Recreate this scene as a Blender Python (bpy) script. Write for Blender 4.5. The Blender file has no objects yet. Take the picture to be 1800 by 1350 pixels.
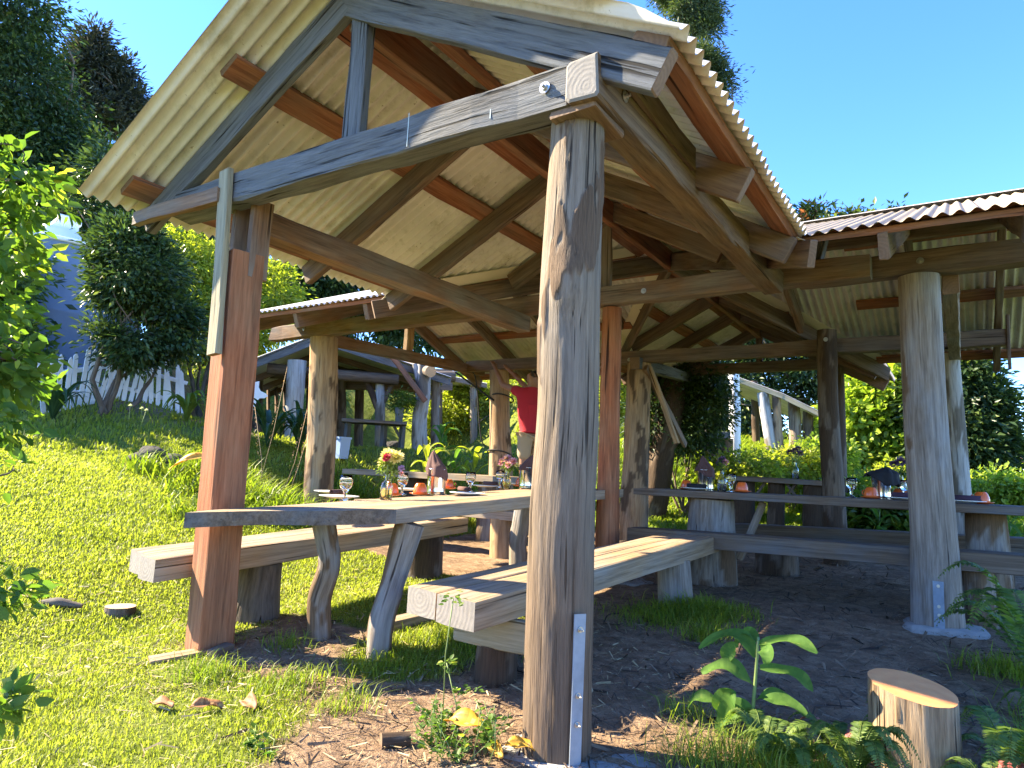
import bpy, bmesh, math, random
import numpy as np
from mathutils import Vector, Matrix

S = bpy.context.scene
C = S.collection
V = np.array
def nrm(v):
    v = np.asarray(v, float); return v/np.linalg.norm(v)

# ---------------------------------------------------------------- camera, sky, sun, exposure
CX, CY, F = 900.0, 675.0, 1183.04
def cam_ray(px, py):
    return nrm((px-CX, -(py-CY), -F))
YA = cam_ray(1693, 868); XA = -cam_ray(-881, 741); ZA = np.cross(XA, YA)
ROT = V([XA, YA, ZA])                       # camera axes -> world axes (world axes follow the pavilion)
cam = bpy.data.cameras.new('camera'); camo = bpy.data.objects.new('camera', cam); C.objects.link(camo)
camo.matrix_world = Matrix([list(r)+[0] for r in ROT]+[[0, 0, 0, 1]])
cam.sensor_fit = 'HORIZONTAL'; cam.sensor_width = 36; cam.lens = F/1800*36
cam.clip_start = 0.05; cam.clip_end = 3000
S.camera = camo
SUN_AZ, SUN_EL = math.radians(-107.5), math.radians(35.4)      # azimuth measured from +Y towards +X
sdir = V([math.sin(SUN_AZ)*math.cos(SUN_EL), math.cos(SUN_AZ)*math.cos(SUN_EL), math.sin(SUN_EL)])
W = bpy.data.worlds.new('World'); S.world = W; W.use_nodes = True
wn = W.node_tree.nodes; wl = W.node_tree.links
sky = wn.new('ShaderNodeTexSky'); sky.sky_type = 'NISHITA'; sky.sun_disc = False
sky.sun_elevation = SUN_EL; sky.sun_rotation = SUN_AZ % (2*math.pi)
sky.altitude = 900; sky.air_density = 1.0; sky.dust_density = 0.1; sky.ozone_density = 5.0
bg = wn['Background']; bg.inputs['Strength'].default_value = 0.14
hs = wn.new('ShaderNodeHueSaturation'); hs.inputs['Saturation'].default_value = 1.18; hs.inputs['Hue'].default_value = .512
wl.new(sky.outputs[0], hs.inputs['Color']); wl.new(hs.outputs[0], bg.inputs['Color'])
sun = bpy.data.lights.new('sun', 'SUN'); sun.energy = 5.0; sun.angle = math.radians(0.53); sun.color = (1, .86, .62)
suno = bpy.data.objects.new('sun', sun); C.objects.link(suno)
suno.rotation_euler = Vector(-sdir).to_track_quat('-Z', 'Y').to_euler(); suno.location = (-20, -8, 12)
S.view_settings.view_transform = 'Standard'; S.view_settings.look = 'None'
S.view_settings.exposure = 2.35; S.view_settings.gamma = 1.0
S.render.engine = 'CYCLES'
S.cycles.use_denoising = True
S.cycles.max_bounces = 8; S.cycles.transparent_max_bounces = 8
S.cycles.diffuse_bounces = 4; S.cycles.transmission_bounces = 10; S.cycles.max_bounces = 12

# ---------------------------------------------------------------- helpers
def ray(px, py): return ROT @ cam_ray(px, py)
def on_z(px, py, z): r = ray(px, py); return r*z/r[2]
def on_y(px, py, y): r = ray(px, py); return r*y/r[1]
def at(px, py, d):
    r = ray(px, py); return r*d/math.hypot(r[0], r[1])

def _hash(ix, iy, iz, seed):
    h = (ix*374761393 + iy*668265263 + iz*2147483647 + seed*974711) & 0xffffffff
    h = ((h ^ (h >> 13))*1274126177) & 0xffffffff
    h = (h ^ (h >> 16)) & 0xffffffff
    return h/4294967295.0
def noise(p, seed=0):
    p = np.asarray(p, float); i = np.floor(p).astype(np.int64); f = p-i; f = f*f*(3-2*f)
    r = 0
    for dx in (0, 1):
        for dy in (0, 1):
            for dz in (0, 1):
                w = (f[..., 0] if dx else 1-f[..., 0])*(f[..., 1] if dy else 1-f[..., 1])*(f[..., 2] if dz else 1-f[..., 2])
                r = r + w*_hash(i[..., 0]+dx, i[..., 1]+dy, i[..., 2]+dz, seed)
    return r*2-1
def fbm(p, o=4, seed=0):
    p = np.asarray(p, float); a = 1.0; t = 0; s = 0
    for k in range(o):
        t = t+a*noise(p*2**k, seed+k); s += a; a *= .5
    return t/s
def noise2(x, y, sc, seed=0, o=3):
    x = np.asarray(x, float); y = np.asarray(y, float)
    return fbm(np.stack([x*sc, y*sc, np.zeros_like(x)+.37], -1), o, seed)
def sstep(x, a, b):
    t = np.clip((np.asarray(x, float)-a)/(b-a), 0, 1); return t*t*(3-2*t)

def gz(x, y):                               # the lie of the land
    x = np.asarray(x, float); y = np.asarray(y, float)
    f = -.985+.033*(np.clip(y, -3, 9)-2.2)
    u = np.maximum(0, -x-3.9); u = 14*(1-np.exp(-u/14))
    h1 = .175*u+.009*u*u
    v = np.maximum(0, -x-6.7); v = 25*(1-np.exp(-v/25)); h2 = 1.1*(1-np.exp(-v/1.5))+(.14-.10*sstep(y, 8.5, 13))*v
    w = sstep(y, 4.2, 5.8)
    h = (1-w)*h1+w*h2
    b = (.075+.10*sstep(-x, 5, 10))*np.maximum(0, np.minimum(y, 30)-9)*(1-.4*sstep(x, -1, 2))
    bank = 1.0*sstep(y-.6*x, 12.5, 17.5)*sstep(-x, .3, 4.5)
    fall = -.22*np.maximum(0, y-30)
    pad = 1-sstep(np.hypot(x+11.0, (y-10.4)), 2.9, 4.4)          # level floor cut for the shed
    z = f+h+b+bank+fall
    return z*(1-pad)+.26*pad+.02*noise2(x, y, 1.3, 5)
def G(x, y): return float(gz(x, y))
def at_ground(px, py, lo=1.0, hi=60):
    r = ray(px, py); r = r/math.hypot(r[0], r[1]); prev = lo
    for d in np.arange(lo, hi, .02):
        if r[2]*d < G(r[0]*d, r[1]*d): return r*d
    return r*hi

# -- scene tree
def off_of(o):
    t = Vector((0, 0, 0))
    while o is not None: t += o.location; o = o.parent
    return V(t)
def tag(o, label=None, cat=None, group=None, kind=None):
    if label: o['label'] = label
    if cat: o['category'] = cat
    if group: o['group'] = group
    if kind: o['kind'] = kind
    return o
def thing(name, loc, label, cat, group=None):
    o = bpy.data.objects.new(name, None); C.objects.link(o); o.location = Vector([float(t) for t in loc]); o.empty_display_size = .1
    return tag(o, label, cat, group)
def link_mesh(me, name, parent=None):
    o = bpy.data.objects.new(name, me); C.objects.link(o)
    if parent is not None: o.parent = parent
    return o
def mesh(name, verts, faces, mats, parent=None, idx=None, grain=None, smooth=False, attrs=None):
    verts = np.asarray(verts, float)
    if parent is not None: verts = verts-off_of(parent)
    me = bpy.data.meshes.new(name)
    me.from_pydata(verts.tolist(), [], [list(map(int, f)) for f in faces])
    for m in (mats if isinstance(mats, (list, tuple)) else [mats]): me.materials.append(m)
    if idx is not None: me.polygons.foreach_set('material_index', np.asarray(idx, np.int32))
    if smooth is not False:
        sm = np.ones(len(me.polygons), bool) if smooth is True else np.asarray(smooth, bool)
        me.polygons.foreach_set('use_smooth', sm)
    if grain is not None:
        a = me.attributes.new('grain', 'FLOAT_VECTOR', 'POINT'); a.data.foreach_set('vector', np.asarray(grain, np.float32).ravel())
    for k, v in (attrs or {}).items():
        a = me.attributes.new(k, 'FLOAT', 'POINT'); a.data.foreach_set('value', np.asarray(v, np.float32))
    me.update()
    return link_mesh(me, name, parent)
def fast(name, verts, n_per, mats, parent=None, tint=None, idx=None, faces=None):
    """big meshes: polygons all of n_per corners, verts laid out in order unless faces is given"""
    verts = np.asarray(verts, np.float32).reshape(-1, 3)
    if parent is not None: verts = verts-off_of(parent).astype(np.float32)
    me = bpy.data.meshes.new(name)
    if faces is None: faces = np.arange(len(verts)).reshape(-1, n_per)
    faces = np.asarray(faces, np.int32); m = len(faces)
    me.vertices.add(len(verts)); me.vertices.foreach_set('co', verts.ravel())
    me.loops.add(faces.size); me.loops.foreach_set('vertex_index', faces.ravel())
    me.polygons.add(m); me.polygons.foreach_set('loop_start', np.arange(0, faces.size, faces.shape[1], dtype=np.int32))
    for q in (mats if isinstance(mats, (list, tuple)) else [mats]): me.materials.append(q)
    if idx is not None: me.polygons.foreach_set('material_index', np.asarray(idx, np.int32))
    if tint is not None:
        a = me.attributes.new('tint', 'FLOAT', 'FACE'); a.data.foreach_set('value', np.asarray(tint, np.float32))
    me.update(calc_edges=True)
    return link_mesh(me, name, parent)
def copy_thing(o, loc, rz=0, label=None, scale=None):
    c = o.copy(); C.objects.link(c); c.location = Vector([float(t) for t in loc]); c.rotation_euler = (o.rotation_euler[0], o.rotation_euler[1], rz)
    if scale: c.scale = (scale,)*3
    if label: c['label'] = label
    for ch in list(o.children):
        d = ch.copy(); C.objects.link(d); d.parent = c
        for g in list(ch.children):
            e = g.copy(); C.objects.link(e); e.parent = d
    return c

# ---------------------------------------------------------------- materials
def new_mat(name):
    m = bpy.data.materials.new(name); m.use_nodes = True
    nt = m.node_tree; return m, nt.nodes, nt.links, nt.nodes['Principled BSDF']
def ramp(n, l, src, stops):
    r = n.new('ShaderNodeValToRGB'); e = r.color_ramp.elements
    while len(e) < len(stops): e.new(.5)
    for k, (p, c) in enumerate(stops):
        e[k].position = p; e[k].color = (c[0], c[1], c[2], 1) if not isinstance(c, (int, float)) else (c, c, c, 1)
    l.new(src, r.inputs[0]); return r.outputs[0]
def mixc(n, l, f, a, b, mode='MIX'):
    m = n.new('ShaderNodeMix'); m.data_type = 'RGBA'; m.blend_type = mode
    for s, v in ((m.inputs[0], f), (m.inputs[6], a), (m.inputs[7], b)):
        if isinstance(v, (int, float)): s.default_value = v
        elif isinstance(v, (tuple, list)): s.default_value = (*v[:3], 1)
        else: l.new(v, s)
    return m.outputs[2]
def tex(n, l, co, scale, detail=5, rough=.6, stretch=None, dist=0):
    src = co
    if stretch:
        mp = n.new('ShaderNodeMapping'); mp.inputs['Scale'].default_value = stretch; l.new(co, mp.inputs[0]); src = mp.outputs[0]
    t = n.new('ShaderNodeTexNoise'); t.inputs['Scale'].default_value = scale; t.inputs['Detail'].default_value = detail
    t.inputs['Roughness'].default_value = rough; t.inputs['Distortion'].default_value = dist
    l.new(src, t.inputs['Vector']); return t.outputs['Fac']
def plain(name, col, rough=.6, metal=0, spec=.5, bump=0, bscale=40, var=0):
    m, n, l, p = new_mat(name)
    p.inputs['Base Color'].default_value = (*col, 1); p.inputs['Roughness'].default_value = rough; p.inputs['Metallic'].default_value = metal
    p.inputs['Specular IOR Level'].default_value = spec
    if bump or var:
        g = n.new('ShaderNodeNewGeometry') if False else n.new('ShaderNodeTexCoord')
        t = tex(n, l, g.outputs['Object'], bscale)
        if var:
            l.new(mixc(n, l, t, tuple(c*(1-var) for c in col), tuple(min(1, c*(1+var)) for c in col)), p.inputs['Base Color'])
        if bump:
            b = n.new('ShaderNodeBump'); b.inputs['Strength'].default_value = bump; b.inputs['Distance'].default_value = .01; l.new(t, b.inputs['Height']); l.new(b.outputs[0], p.inputs['Normal'])
    return m
def wood(name, dark, mid, light, grey=None, greyness=.5, fine=26, along=1.6, bump=.5, rough=.8, patch=2.2, bark=None, crk=.27):
    """timber: the 'grain' attribute runs x along the piece, y and z across it"""
    m, n, l, p = new_mat(name)
    a = n.new('ShaderNodeAttribute'); a.attribute_name = 'grain'; co = a.outputs['Vector']
    g1 = tex(n, l, co, 1, 6, .65, (along, fine, fine), .4)
    g2 = tex(n, l, co, 1, 4, .6, (along*3, fine*4, fine*4))
    pt = tex(n, l, co, patch, 4, .6, (.7, 1.6, 1.6))
    gm = n.new('ShaderNodeMath'); gm.operation = 'MULTIPLY_ADD'; gm.inputs[1].default_value = .35; l.new(g2, gm.inputs[0])
    ad = n.new('ShaderNodeMath'); ad.operation = 'MULTIPLY'; ad.inputs[1].default_value = .7; l.new(g1, ad.inputs[0]); l.new(ad.outputs[0], gm.inputs[2])
    gr = gm.outputs[0]
    col = ramp(n, l, gr, [(.33, dark), (.5, mid), (.68, light)])
    if grey:
        gcol = ramp(n, l, gr, [(.33, tuple(.45*c for c in grey)), (.5, grey), (.68, tuple(1.35*c for c in grey))])
        f = ramp(n, l, pt, [(max(0, .5-greyness*.5), 0.0), (min(1, .95-greyness*.6), 1.0)]) if greyness < .5 else ramp(n, l, pt, [(max(0., .45-(greyness-.5)*.8), 0.0), (max(.1, .65-(greyness-.5)*.8), 1.0)])
        col = mixc(n, l, f, col, gcol)
    crack = tex(n, l, co, 1, 3, .5, (along*.5, fine*1.3, fine*1.3))
    cr = ramp(n, l, crack, [(crk, .0), (crk+.07, 1.0)])
    col = mixc(n, l, cr, tuple(.35*c for c in dark), col)
    if bark:
        b = n.new('ShaderNodeAttribute'); b.attribute_name = 'bark'
        bc = ramp(n, l, g2, [(.3, tuple(.5*c for c in bark)), (.7, bark)])
        col = mixc(n, l, b.outputs['Fac'], col, bc)
    l.new(col, p.inputs['Base Color']); p.inputs['Roughness'].default_value = rough; p.inputs['Specular IOR Level'].default_value = .25
    hm = n.new('ShaderNodeMath'); hm.operation = 'MULTIPLY'; l.new(gr, hm.inputs[0]); l.new(cr, hm.inputs[1])
    bp = n.new('ShaderNodeBump'); bp.inputs['Strength'].default_value = bump; bp.inputs['Distance'].default_value = .012
    l.new(hm.outputs[0], bp.inputs['Height']); l.new(bp.outputs[0], p.inputs['Normal'])
    return m
def endgrain(name, c1, c2, rings=14, rough=.8):
    m, n, l, p = new_mat(name)
    a = n.new('ShaderNodeAttribute'); a.attribute_name = 'grain'
    mp = n.new('ShaderNodeMapping'); mp.inputs['Location'].default_value = (0, .03, .045); l.new(a.outputs['Vector'], mp.inputs[0])
    w = n.new('ShaderNodeTexWave'); w.wave_type = 'RINGS'; w.rings_direction = 'X'; w.inputs['Scale'].default_value = rings
    w.inputs['Distortion'].default_value = 2.6; w.inputs['Detail'].default_value = 2; w.inputs['Detail Scale'].default_value = 1.5; l.new(mp.outputs[0], w.inputs['Vector'])
    t = tex(n, l, a.outputs['Vector'], 22, 7, .75)
    f = n.new('ShaderNodeMath'); f.operation = 'MULTIPLY_ADD'; f.inputs[1].default_value = .2; l.new(w.outputs['Fac'], f.inputs[0])
    h = n.new('ShaderNodeMath'); h.operation = 'MULTIPLY'; h.inputs[1].default_value = .9; l.new(t, h.inputs[0]); l.new(h.outputs[0], f.inputs[2])
    l.new(mixc(n, l, f.outputs[0], c1, c2), p.inputs['Base Color']); p.inputs['Roughness'].default_value = rough
    b = n.new('ShaderNodeBump'); b.inputs['Strength'].default_value = .4; b.inputs['Distance'].default_value = .006; l.new(f.outputs[0], b.inputs['Height']); l.new(b.outputs[0], p.inputs['Normal'])
    return m
def leafmat(name, c1, c2, trans=.45, rough=.45, c3=None, spec=.35):
    m, n, l, p = new_mat(name)
    a = n.new('ShaderNodeAttribute'); a.attribute_name = 'tint'
    col = ramp(n, l, a.outputs['Fac'], [(0, c1), (.75, c2), (1, c3 or c2)])
    l.new(col, p.inputs['Base Color']); p.inputs['Roughness'].default_value = rough; p.inputs['Specular IOR Level'].default_value = spec
    t = n.new('ShaderNodeBsdfTranslucent'); tc = mixc(n, l, 1.0, col, (1.25, 1.35, .55), 'MULTIPLY'); l.new(tc, t.inputs['Color'])
    mx = n.new('ShaderNodeMixShader'); mx.inputs[0].default_value = trans
    l.new(p.outputs[0], mx.inputs[1]); l.new(t.outputs[0], mx.inputs[2]); l.new(mx.outputs[0], n['Material Output'].inputs[0])
    return m

M = {}
M['beam'] = wood('weathered_beam_timber', (.07, .035, .018), (.17, .085, .042), (.28, .15, .075), (.17, .16, .145), .35)
M['greybeam'] = wood('grey_weathered_timber', (.03, .027, .025), (.10, .094, .088), (.20, .19, .175), (.12, .125, .13), .7, fine=34, along=2.4, bump=1.0, crk=.33)
M['redwood'] = wood('red_brown_timber', (.10, .036, .018), (.24, .09, .042), (.36, .155, .075), (.19, .13, .095), .2, bump=.35)
M['darkbeam'] = wood('dark_brown_timber', (.06, .036, .022), (.15, .088, .053), (.25, .16, .095), (.13, .115, .10), .3)
M['post_red'] = wood('red_brown_square_post', (.11, .037, .016), (.27, .09, .036), (.41, .155, .07), (.24, .14, .08), .2, fine=22, bump=.7, crk=.30)
M['stump'] = wood('sawn_stump_bark', (.09, .055, .03), (.27, .185, .105), (.40, .29, .175), (.2, .16, .11), .3, fine=40, along=3, bump=1.0, bark=(.14, .09, .05), crk=.34)
M['plank_pale'] = wood('pale_green_grey_plank', (.14, .12, .07), (.28, .245, .16), (.38, .34, .24), None, fine=30)
M['slab'] = wood('sunbleached_slab_timber', (.12, .07, .033), (.30, .19, .095), (.46, .31, .175), (.25, .225, .19), .3, fine=26, along=1.1, bump=.5, crk=.31)
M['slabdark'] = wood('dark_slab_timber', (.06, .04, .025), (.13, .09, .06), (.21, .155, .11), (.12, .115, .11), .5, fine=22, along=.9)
M['log1'] = wood('weathered_log', (.065, .044, .027), (.175, .125, .08), (.28, .212, .142), (.165, .145, .12), .3, fine=46, along=2.4, bump=1.0, bark=(.15, .095, .056), crk=.33)
M['log2'] = wood('grey_brown_log', (.09, .065, .048), (.21, .165, .125), (.34, .28, .22), (.23, .22, .21), .5, fine=30, along=2.0, bump=.8, bark=(.19, .12, .07))
M['log3'] = wood('golden_brown_log', (.16, .085, .035), (.34, .20, .09), (.50, .33, .17), (.24, .19, .14), .3, fine=26, along=2, bump=.7, bark=(.13, .08, .045))
M['logdark'] = wood('dark_log', (.05, .032, .02), (.12, .08, .05), (.2, .14, .09), (.11, .1, .09), .3, fine=26, along=2, bump=.8, bark=(.08, .05, .03))
M['logpale'] = wood('silver_grey_log', (.17, .15, .13), (.36, .33, .29), (.52, .49, .44), (.36, .37, .37), .5, fine=26, along=2, bump=.8, bark=(.2, .17, .13))
M['end_grey'] = endgrain('grey_end_grain', (.13, .115, .10), (.30, .27, .235))
M['end_brown'] = endgrain('brown_end_grain', (.09, .05, .03), (.26, .16, .09))
M['end_fresh'] = endgrain('fresh_cut_end_grain', (.55, .175, .05), (.76, .33, .11), 5)
M['end_pale'] = endgrain('pale_cut_end_grain', (.38, .22, .1), (.62, .42, .22), 10)
M['galv'] = plain('galvanised_steel', (.25, .29, .34), .6, .5, var=.4, bscale=18)
M['bolt'] = plain('bolt_steel', (.5, .49, .46), .35, .9)
M['concrete'] = plain('rough_concrete', (.30, .285, .26), .9, 0, .2, .8, 14, .35)
M['white_paint'] = plain('worn_white_paint', (.82, .82, .81), .7, var=.12, bscale=12, bump=.2)
M['black_rope'] = plain('black_cord', (.02, .02, .02), .8)
M['bark'] = wood('tree_bark', (.05, .035, .025), (.12, .09, .065), (.2, .16, .12), None, fine=14, along=3, bump=.9)
M['stem'] = plain('green_stem', (.16, .22, .06), .6)
M['drystem'] = plain('dry_stem', (.30, .21, .12), .8)

def roofmat(name='corrugated_steel_cream', tan=0):
    m, n, l, p = new_mat(name)
    t = n.new('ShaderNodeTexCoord'); co = t.outputs['Object']
    big = tex(n, l, co, 1.3, 5, .65)
    col = ramp(n, l, big, [(.35, (.49, .46, .41)), (.6, (.69, .65, .59))])
    spk = tex(n, l, co, 34, 3, .6)
    s = ramp(n, l, spk, [(.27, .8), (.31, 0.0)])
    col = mixc(n, l, s, col, (.2, .15, .08))
    dirt = tex(n, l, co, 4, 6, .75)
    d = ramp(n, l, dirt, [(.53, 0.0), (.76, .8)])
    col = mixc(n, l, d, col, (.30, .27, .16))
    if tan: col = mixc(n, l, tan, col, (.37, .28, .155))
    l.new(col, p.inputs['Base Color']); p.inputs['Roughness'].default_value = .6; p.inputs['Specular IOR Level'].default_value = .12 if tan else .35
    return m
M['roof'] = roofmat(); M['roof_tan'] = roofmat('corrugated_steel_dusty_tan', .85)
M['roof_grey'] = plain('corrugated_steel_zinc', (.5, .52, .55), .4, .35, var=.2, bscale=3)
M['roof_white'] = plain('corrugated_steel_white', (.7, .7, .68), .5, .1, var=.15, bscale=3)
M['flashing'] = plain('cream_flashing', (.66, .60, .45), .55, var=.1, bscale=2)

# ---------------------------------------------------------------- timber builders
RNG = np.random.default_rng(7)
def beam(name, a, b, w, h, mat, parent, up=(0, 0, 1), ch=.007, wob=.0025, end=None, skew=(0, 0), sag=0):
    """sawn timber from a to b (centre line), w across, h along up; chamfered, slightly out of true"""
    a = V(a, ) if not isinstance(a, np.ndarray) else a; a = np.asarray(a, float); b = np.asarray(b, float)
    L = np.linalg.norm(b-a); x = (b-a)/L; y = nrm(np.cross(up, x)); z = np.cross(x, y)
    n = max(2, int(L/.22)+1); ts = np.linspace(0, 1, n)
    c = min(ch, .3*w, .3*h); hw, hh = w/2, h/2
    prof = V([(-hw, -hh+c), (-hw+c, -hh), (hw-c, -hh), (hw, -hh+c), (hw, hh-c), (hw-c, hh), (-hw+c, hh), (-hw, hh-c)])
    vs = []; gr = []; ro = RNG.uniform(0, 50, 3)
    for k, t in enumerate(ts):
        j = RNG.normal(0, wob, (8, 2)); o = RNG.normal(0, wob*.6, 2)
        P = prof+j+o; lx = t*L
        for q in range(8):
            ex = (skew[0] if k == 0 else skew[1] if k == n-1 else 0)*prof[q, 1]
            vs.append(a+x*(lx+ex)+y*P[q, 0]+z*(P[q, 1]-sag*4*t*(1-t)))
            gr.append(ro+V([lx, P[q, 0], P[q, 1]]))
    fs = []; ix = []
    for k in range(n-1):
        for q in range(8):
            fs.append((k*8+q, k*8+(q+1) % 8, (k+1)*8+(q+1) % 8, (k+1)*8+q)); ix.append(0)
    # chamfered ends
    for k, sgn in ((0, -1), (n-1, 1)):
        base = len(vs)
        for q in range(8):
            v0 = vs[k*8+q]; cc = a+x*(ts[k]*L)
            vs.append(v0+(cc-v0)*(c/max(hw, hh))+x*sgn*c*.6); g = gr[k*8+q]; gr.append(g-ro*1+V([0, 0, 0]))
        for q in range(8):
            f = (k*8+q, k*8+(q+1) % 8, base+(q+1) % 8, base+q); fs.append(f if sgn > 0 else f[::-1]); ix.append(1)
        f = tuple(base+q for q in range(8)); fs.append(f if sgn > 0 else f[::-1]); ix.append(1)
    return mesh(name, vs, fs, [mat, end or M['end_brown']], parent, ix, gr)

def log(name, path, radii, mat, parent, nu=28, dv=.03, rough=.05, bumps=.06, barkiness=.35, end=None, seed=1, cut=0.0, cap=True, lumps=None):
    """round timber with a wandering outline; radius factor noise, bark flakes as raised skin"""
    path = np.asarray(path, float); radii = np.asarray(radii, float)
    sl = np.r_[0, np.cumsum(np.linalg.norm(np.diff(path, axis=0), axis=1))]; L = sl[-1]
    nv = max(3, int(L/dv)+1); s = np.linspace(0, L, nv)
    cc = np.stack([np.interp(s, sl, path[:, k]) for k in range(3)], -1)
    if len(path) > 2:
        k = max(1, nv//12); ker = np.ones(2*k+1)/(2*k+1)
        for q in range(3):
            pad = np.r_[2*cc[0, q]-cc[k:0:-1, q], cc[:, q], 2*cc[-1, q]-cc[-2:-k-2:-1, q]]; cc[:, q] = np.convolve(pad, ker, 'valid')
    rr = np.interp(s, sl, radii)
    d = np.gradient(cc, axis=0); d /= np.linalg.norm(d, axis=1)[:, None]
    ref = V([0, 0, 1.0]) if abs(d[0, 2]) < .8 else V([1.0, 0, 0])
    e1 = np.cross(d, ref); e1 /= np.linalg.norm(e1, axis=1)[:, None]; e2 = np.cross(d, e1)
    th = np.linspace(0, 2*np.pi, nu, endpoint=False)
    ct, st = np.cos(th), np.sin(th)
    TT, SS = np.meshgrid(th, s); R0 = rr[:, None]*np.ones_like(TT)
    cyl = np.stack([np.cos(TT)*1.3, np.sin(TT)*1.3, SS*.9], -1)
    f1 = fbm(cyl*.9+seed*3.1, 3, seed)
    cy2 = np.stack([np.cos(TT)*R0*26, np.sin(TT)*R0*26, SS*4.5], -1)
    f2 = fbm(cy2+seed, 3, seed+9)
    cy3 = np.stack([np.cos(TT)*R0*7, np.sin(TT)*R0*7, SS*2.0], -1)
    f3 = fbm(cy3+seed*1.7, 4, seed+21)
    edge = f3+.25*f2
    bk = sstep(edge, .25-barkiness, .31-barkiness)
    R = R0*(1+bumps*f1)+rough*R0*f2*.6+bk*rough*R0*.9
    if lumps:
        for (ls, lth, lr, lw, lt) in lumps:
            dth = np.angle(np.exp(1j*(TT-lth))); R = R+lr*np.exp(-((SS-ls)/lw)**2-(dth/lt)**2)
    P = cc[:, None, :]+e1[:, None, :]*(ct[None, :]*R)[..., None]+e2[:, None, :]*(st[None, :]*R)[..., None]
    gr = np.stack([SS, np.cos(TT)*R, np.sin(TT)*R], -1)+seed*.77
    vs = P.reshape(-1, 3); g = gr.reshape(-1, 3); b = bk.ravel()
    if cut:                                             # slanting saw cut at the far end
        pass
    fs = []
    for i in range(nv-1):
        for j in range(nu):
            fs.append((i*nu+j, i*nu+(j+1) % nu, (i+1)*nu+(j+1) % nu, (i+1)*nu+j))
    ix = [0]*len(fs); sm = [True]*len(fs)
    if cap:
        n0 = len(vs)
        ends = np.r_[P[0], P[-1], P[0].mean(0)[None], P[-1].mean(0)[None]]
        vs = np.r_[vs, ends]; g = np.r_[g, gr[0]-seed*.77, gr[-1]-seed*.77, V([[0, 0, 0], [L, 0, 0]])]; b = np.r_[b, np.zeros(len(ends))]
        for j in range(nu):
            fs.append((n0+(j+1) % nu, n0+j, n0+2*nu)); fs.append((n0+nu+j, n0+nu+(j+1) % nu, n0+2*nu+1)); ix += [1, 1]; sm += [False, False]
    return mesh(name, vs, fs, [mat, end or M['end_brown']], parent, ix, g, sm, {'bark': b})

def bolt(name, p, nrm_dir, parent, r=.014):
    n_ = nrm(nrm_dir); a = nrm(np.cross(n_, (0.3, .2, .9))); b = np.cross(n_, a); vs = []; fs = []
    p = np.asarray(p, float)
    def ring(rad, h, k):
        i0 = len(vs)
        for q in range(k): t = 2*math.pi*q/k; vs.append(p+n_*h+(a*math.cos(t)+b*math.sin(t))*rad)
        return i0, k
    A = ring(r*1.7, 0, 16); B = ring(r*1.7, .003, 16); D = ring(r, .003, 16); E_ = ring(r*.95, .012, 16)
    for X, Y_ in ((A, B), (B, D), (D, E_)):
        for q in range(16): fs.append((X[0]+q, X[0]+(q+1) % 16, Y_[0]+(q+1) % 16, Y_[0]+q))
    fs.append(tuple(E_[0]+q for q in range(16)))
    H1 = ring(r*.5, .012, 8); H2 = ring(r*.45, .024, 8)
    for q in range(8): fs.append((H1[0]+q, H1[0]+(q+1) % 8, H2[0]+(q+1) % 8, H2[0]+q))
    fs.append(tuple(H2[0]+q for q in range(8)))
    return mesh(name, vs, fs, M['bolt'], parent)

def corrugated(name, corner, along, slope, mat, parent, cuts=(), pitch=.08, amp=.021, sub=8, ds=.45, lap=True, flat=False, wav=0.004):
    """sheet steel: waves repeat along 'along', flutes run down 'slope'; cuts = planes (point, normal) whose positive side is removed"""
    corner = np.asarray(corner, float); along = np.asarray(along, float); slope = np.asarray(slope, float)
    LA = np.linalg.norm(along); LS = np.linalg.norm(slope); a = along/LA; s = slope/LS; n_ = np.cross(a, s); n_ = n_ if n_[2] > 0 else -n_
    na = int(LA/pitch*sub)+1; ns = max(2, int(LS/ds)+1)
    ua = np.linspace(0, LA, na); us = np.linspace(0, LS, ns); A, B = np.meshgrid(ua, us)
    h = amp*np.sin(2*np.pi*A/pitch)
    if lap: h = h+.003*((A/.76) % 2 > 1)
    h = h+wav*fbm(np.stack([A*1.2, B*1.2, A*0], -1), 2, 3)
    Bj = B.copy()
    if lap: Bj[-1] += .012*noise(np.stack([np.floor(A[-1]/.76)*3.3, A[-1]*0, A[-1]*0], -1), 4)
    P = corner+a*A[..., None]+s*Bj[..., None]+n_*h[..., None]
    fs = [(i*na+j, i*na+j+1, (i+1)*na+j+1, (i+1)*na+j) for i in range(ns-1) for j in range(na-1)]
    if cuts:
        bm = bmesh.new(); vv = [bm.verts.new(p) for p in P.reshape(-1, 3)]
        for f in fs: bm.faces.new([vv[k] for k in f])
        for (pt, no) in cuts:
            bmesh.ops.bisect_plane(bm, geom=bm.verts[:]+bm.edges[:]+bm.faces[:], plane_co=Vector(pt), plane_no=Vector(no), clear_outer=True)
        bm.verts.index_update()
        vs = V([v.co[:] for v in bm.verts]); fs = [[v.index for v in f.verts] for f in bm.faces]; bm.free()
    else: vs = P.reshape(-1, 3)
    return mesh(name, vs, fs, mat, parent, smooth=True)
def lathe(name, prof, mat, parent=None, seg=28, at_=(0, 0, 0), smooth=True, idx=None):
    vs = []; fs = []; at_ = np.asarray(at_, float)
    for r, z in prof:
        for q in range(seg):
            t = 2*math.pi*q/seg; vs.append(at_+V([r*math.cos(t), r*math.sin(t), z]))
    for i in range(len(prof)-1):
        for q in range(seg): fs.append((i*seg+q, i*seg+(q+1) % seg, (i+1)*seg+(q+1) % seg, (i+1)*seg+q))
    return mesh(name, vs, fs, mat, parent, smooth=smooth)
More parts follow.
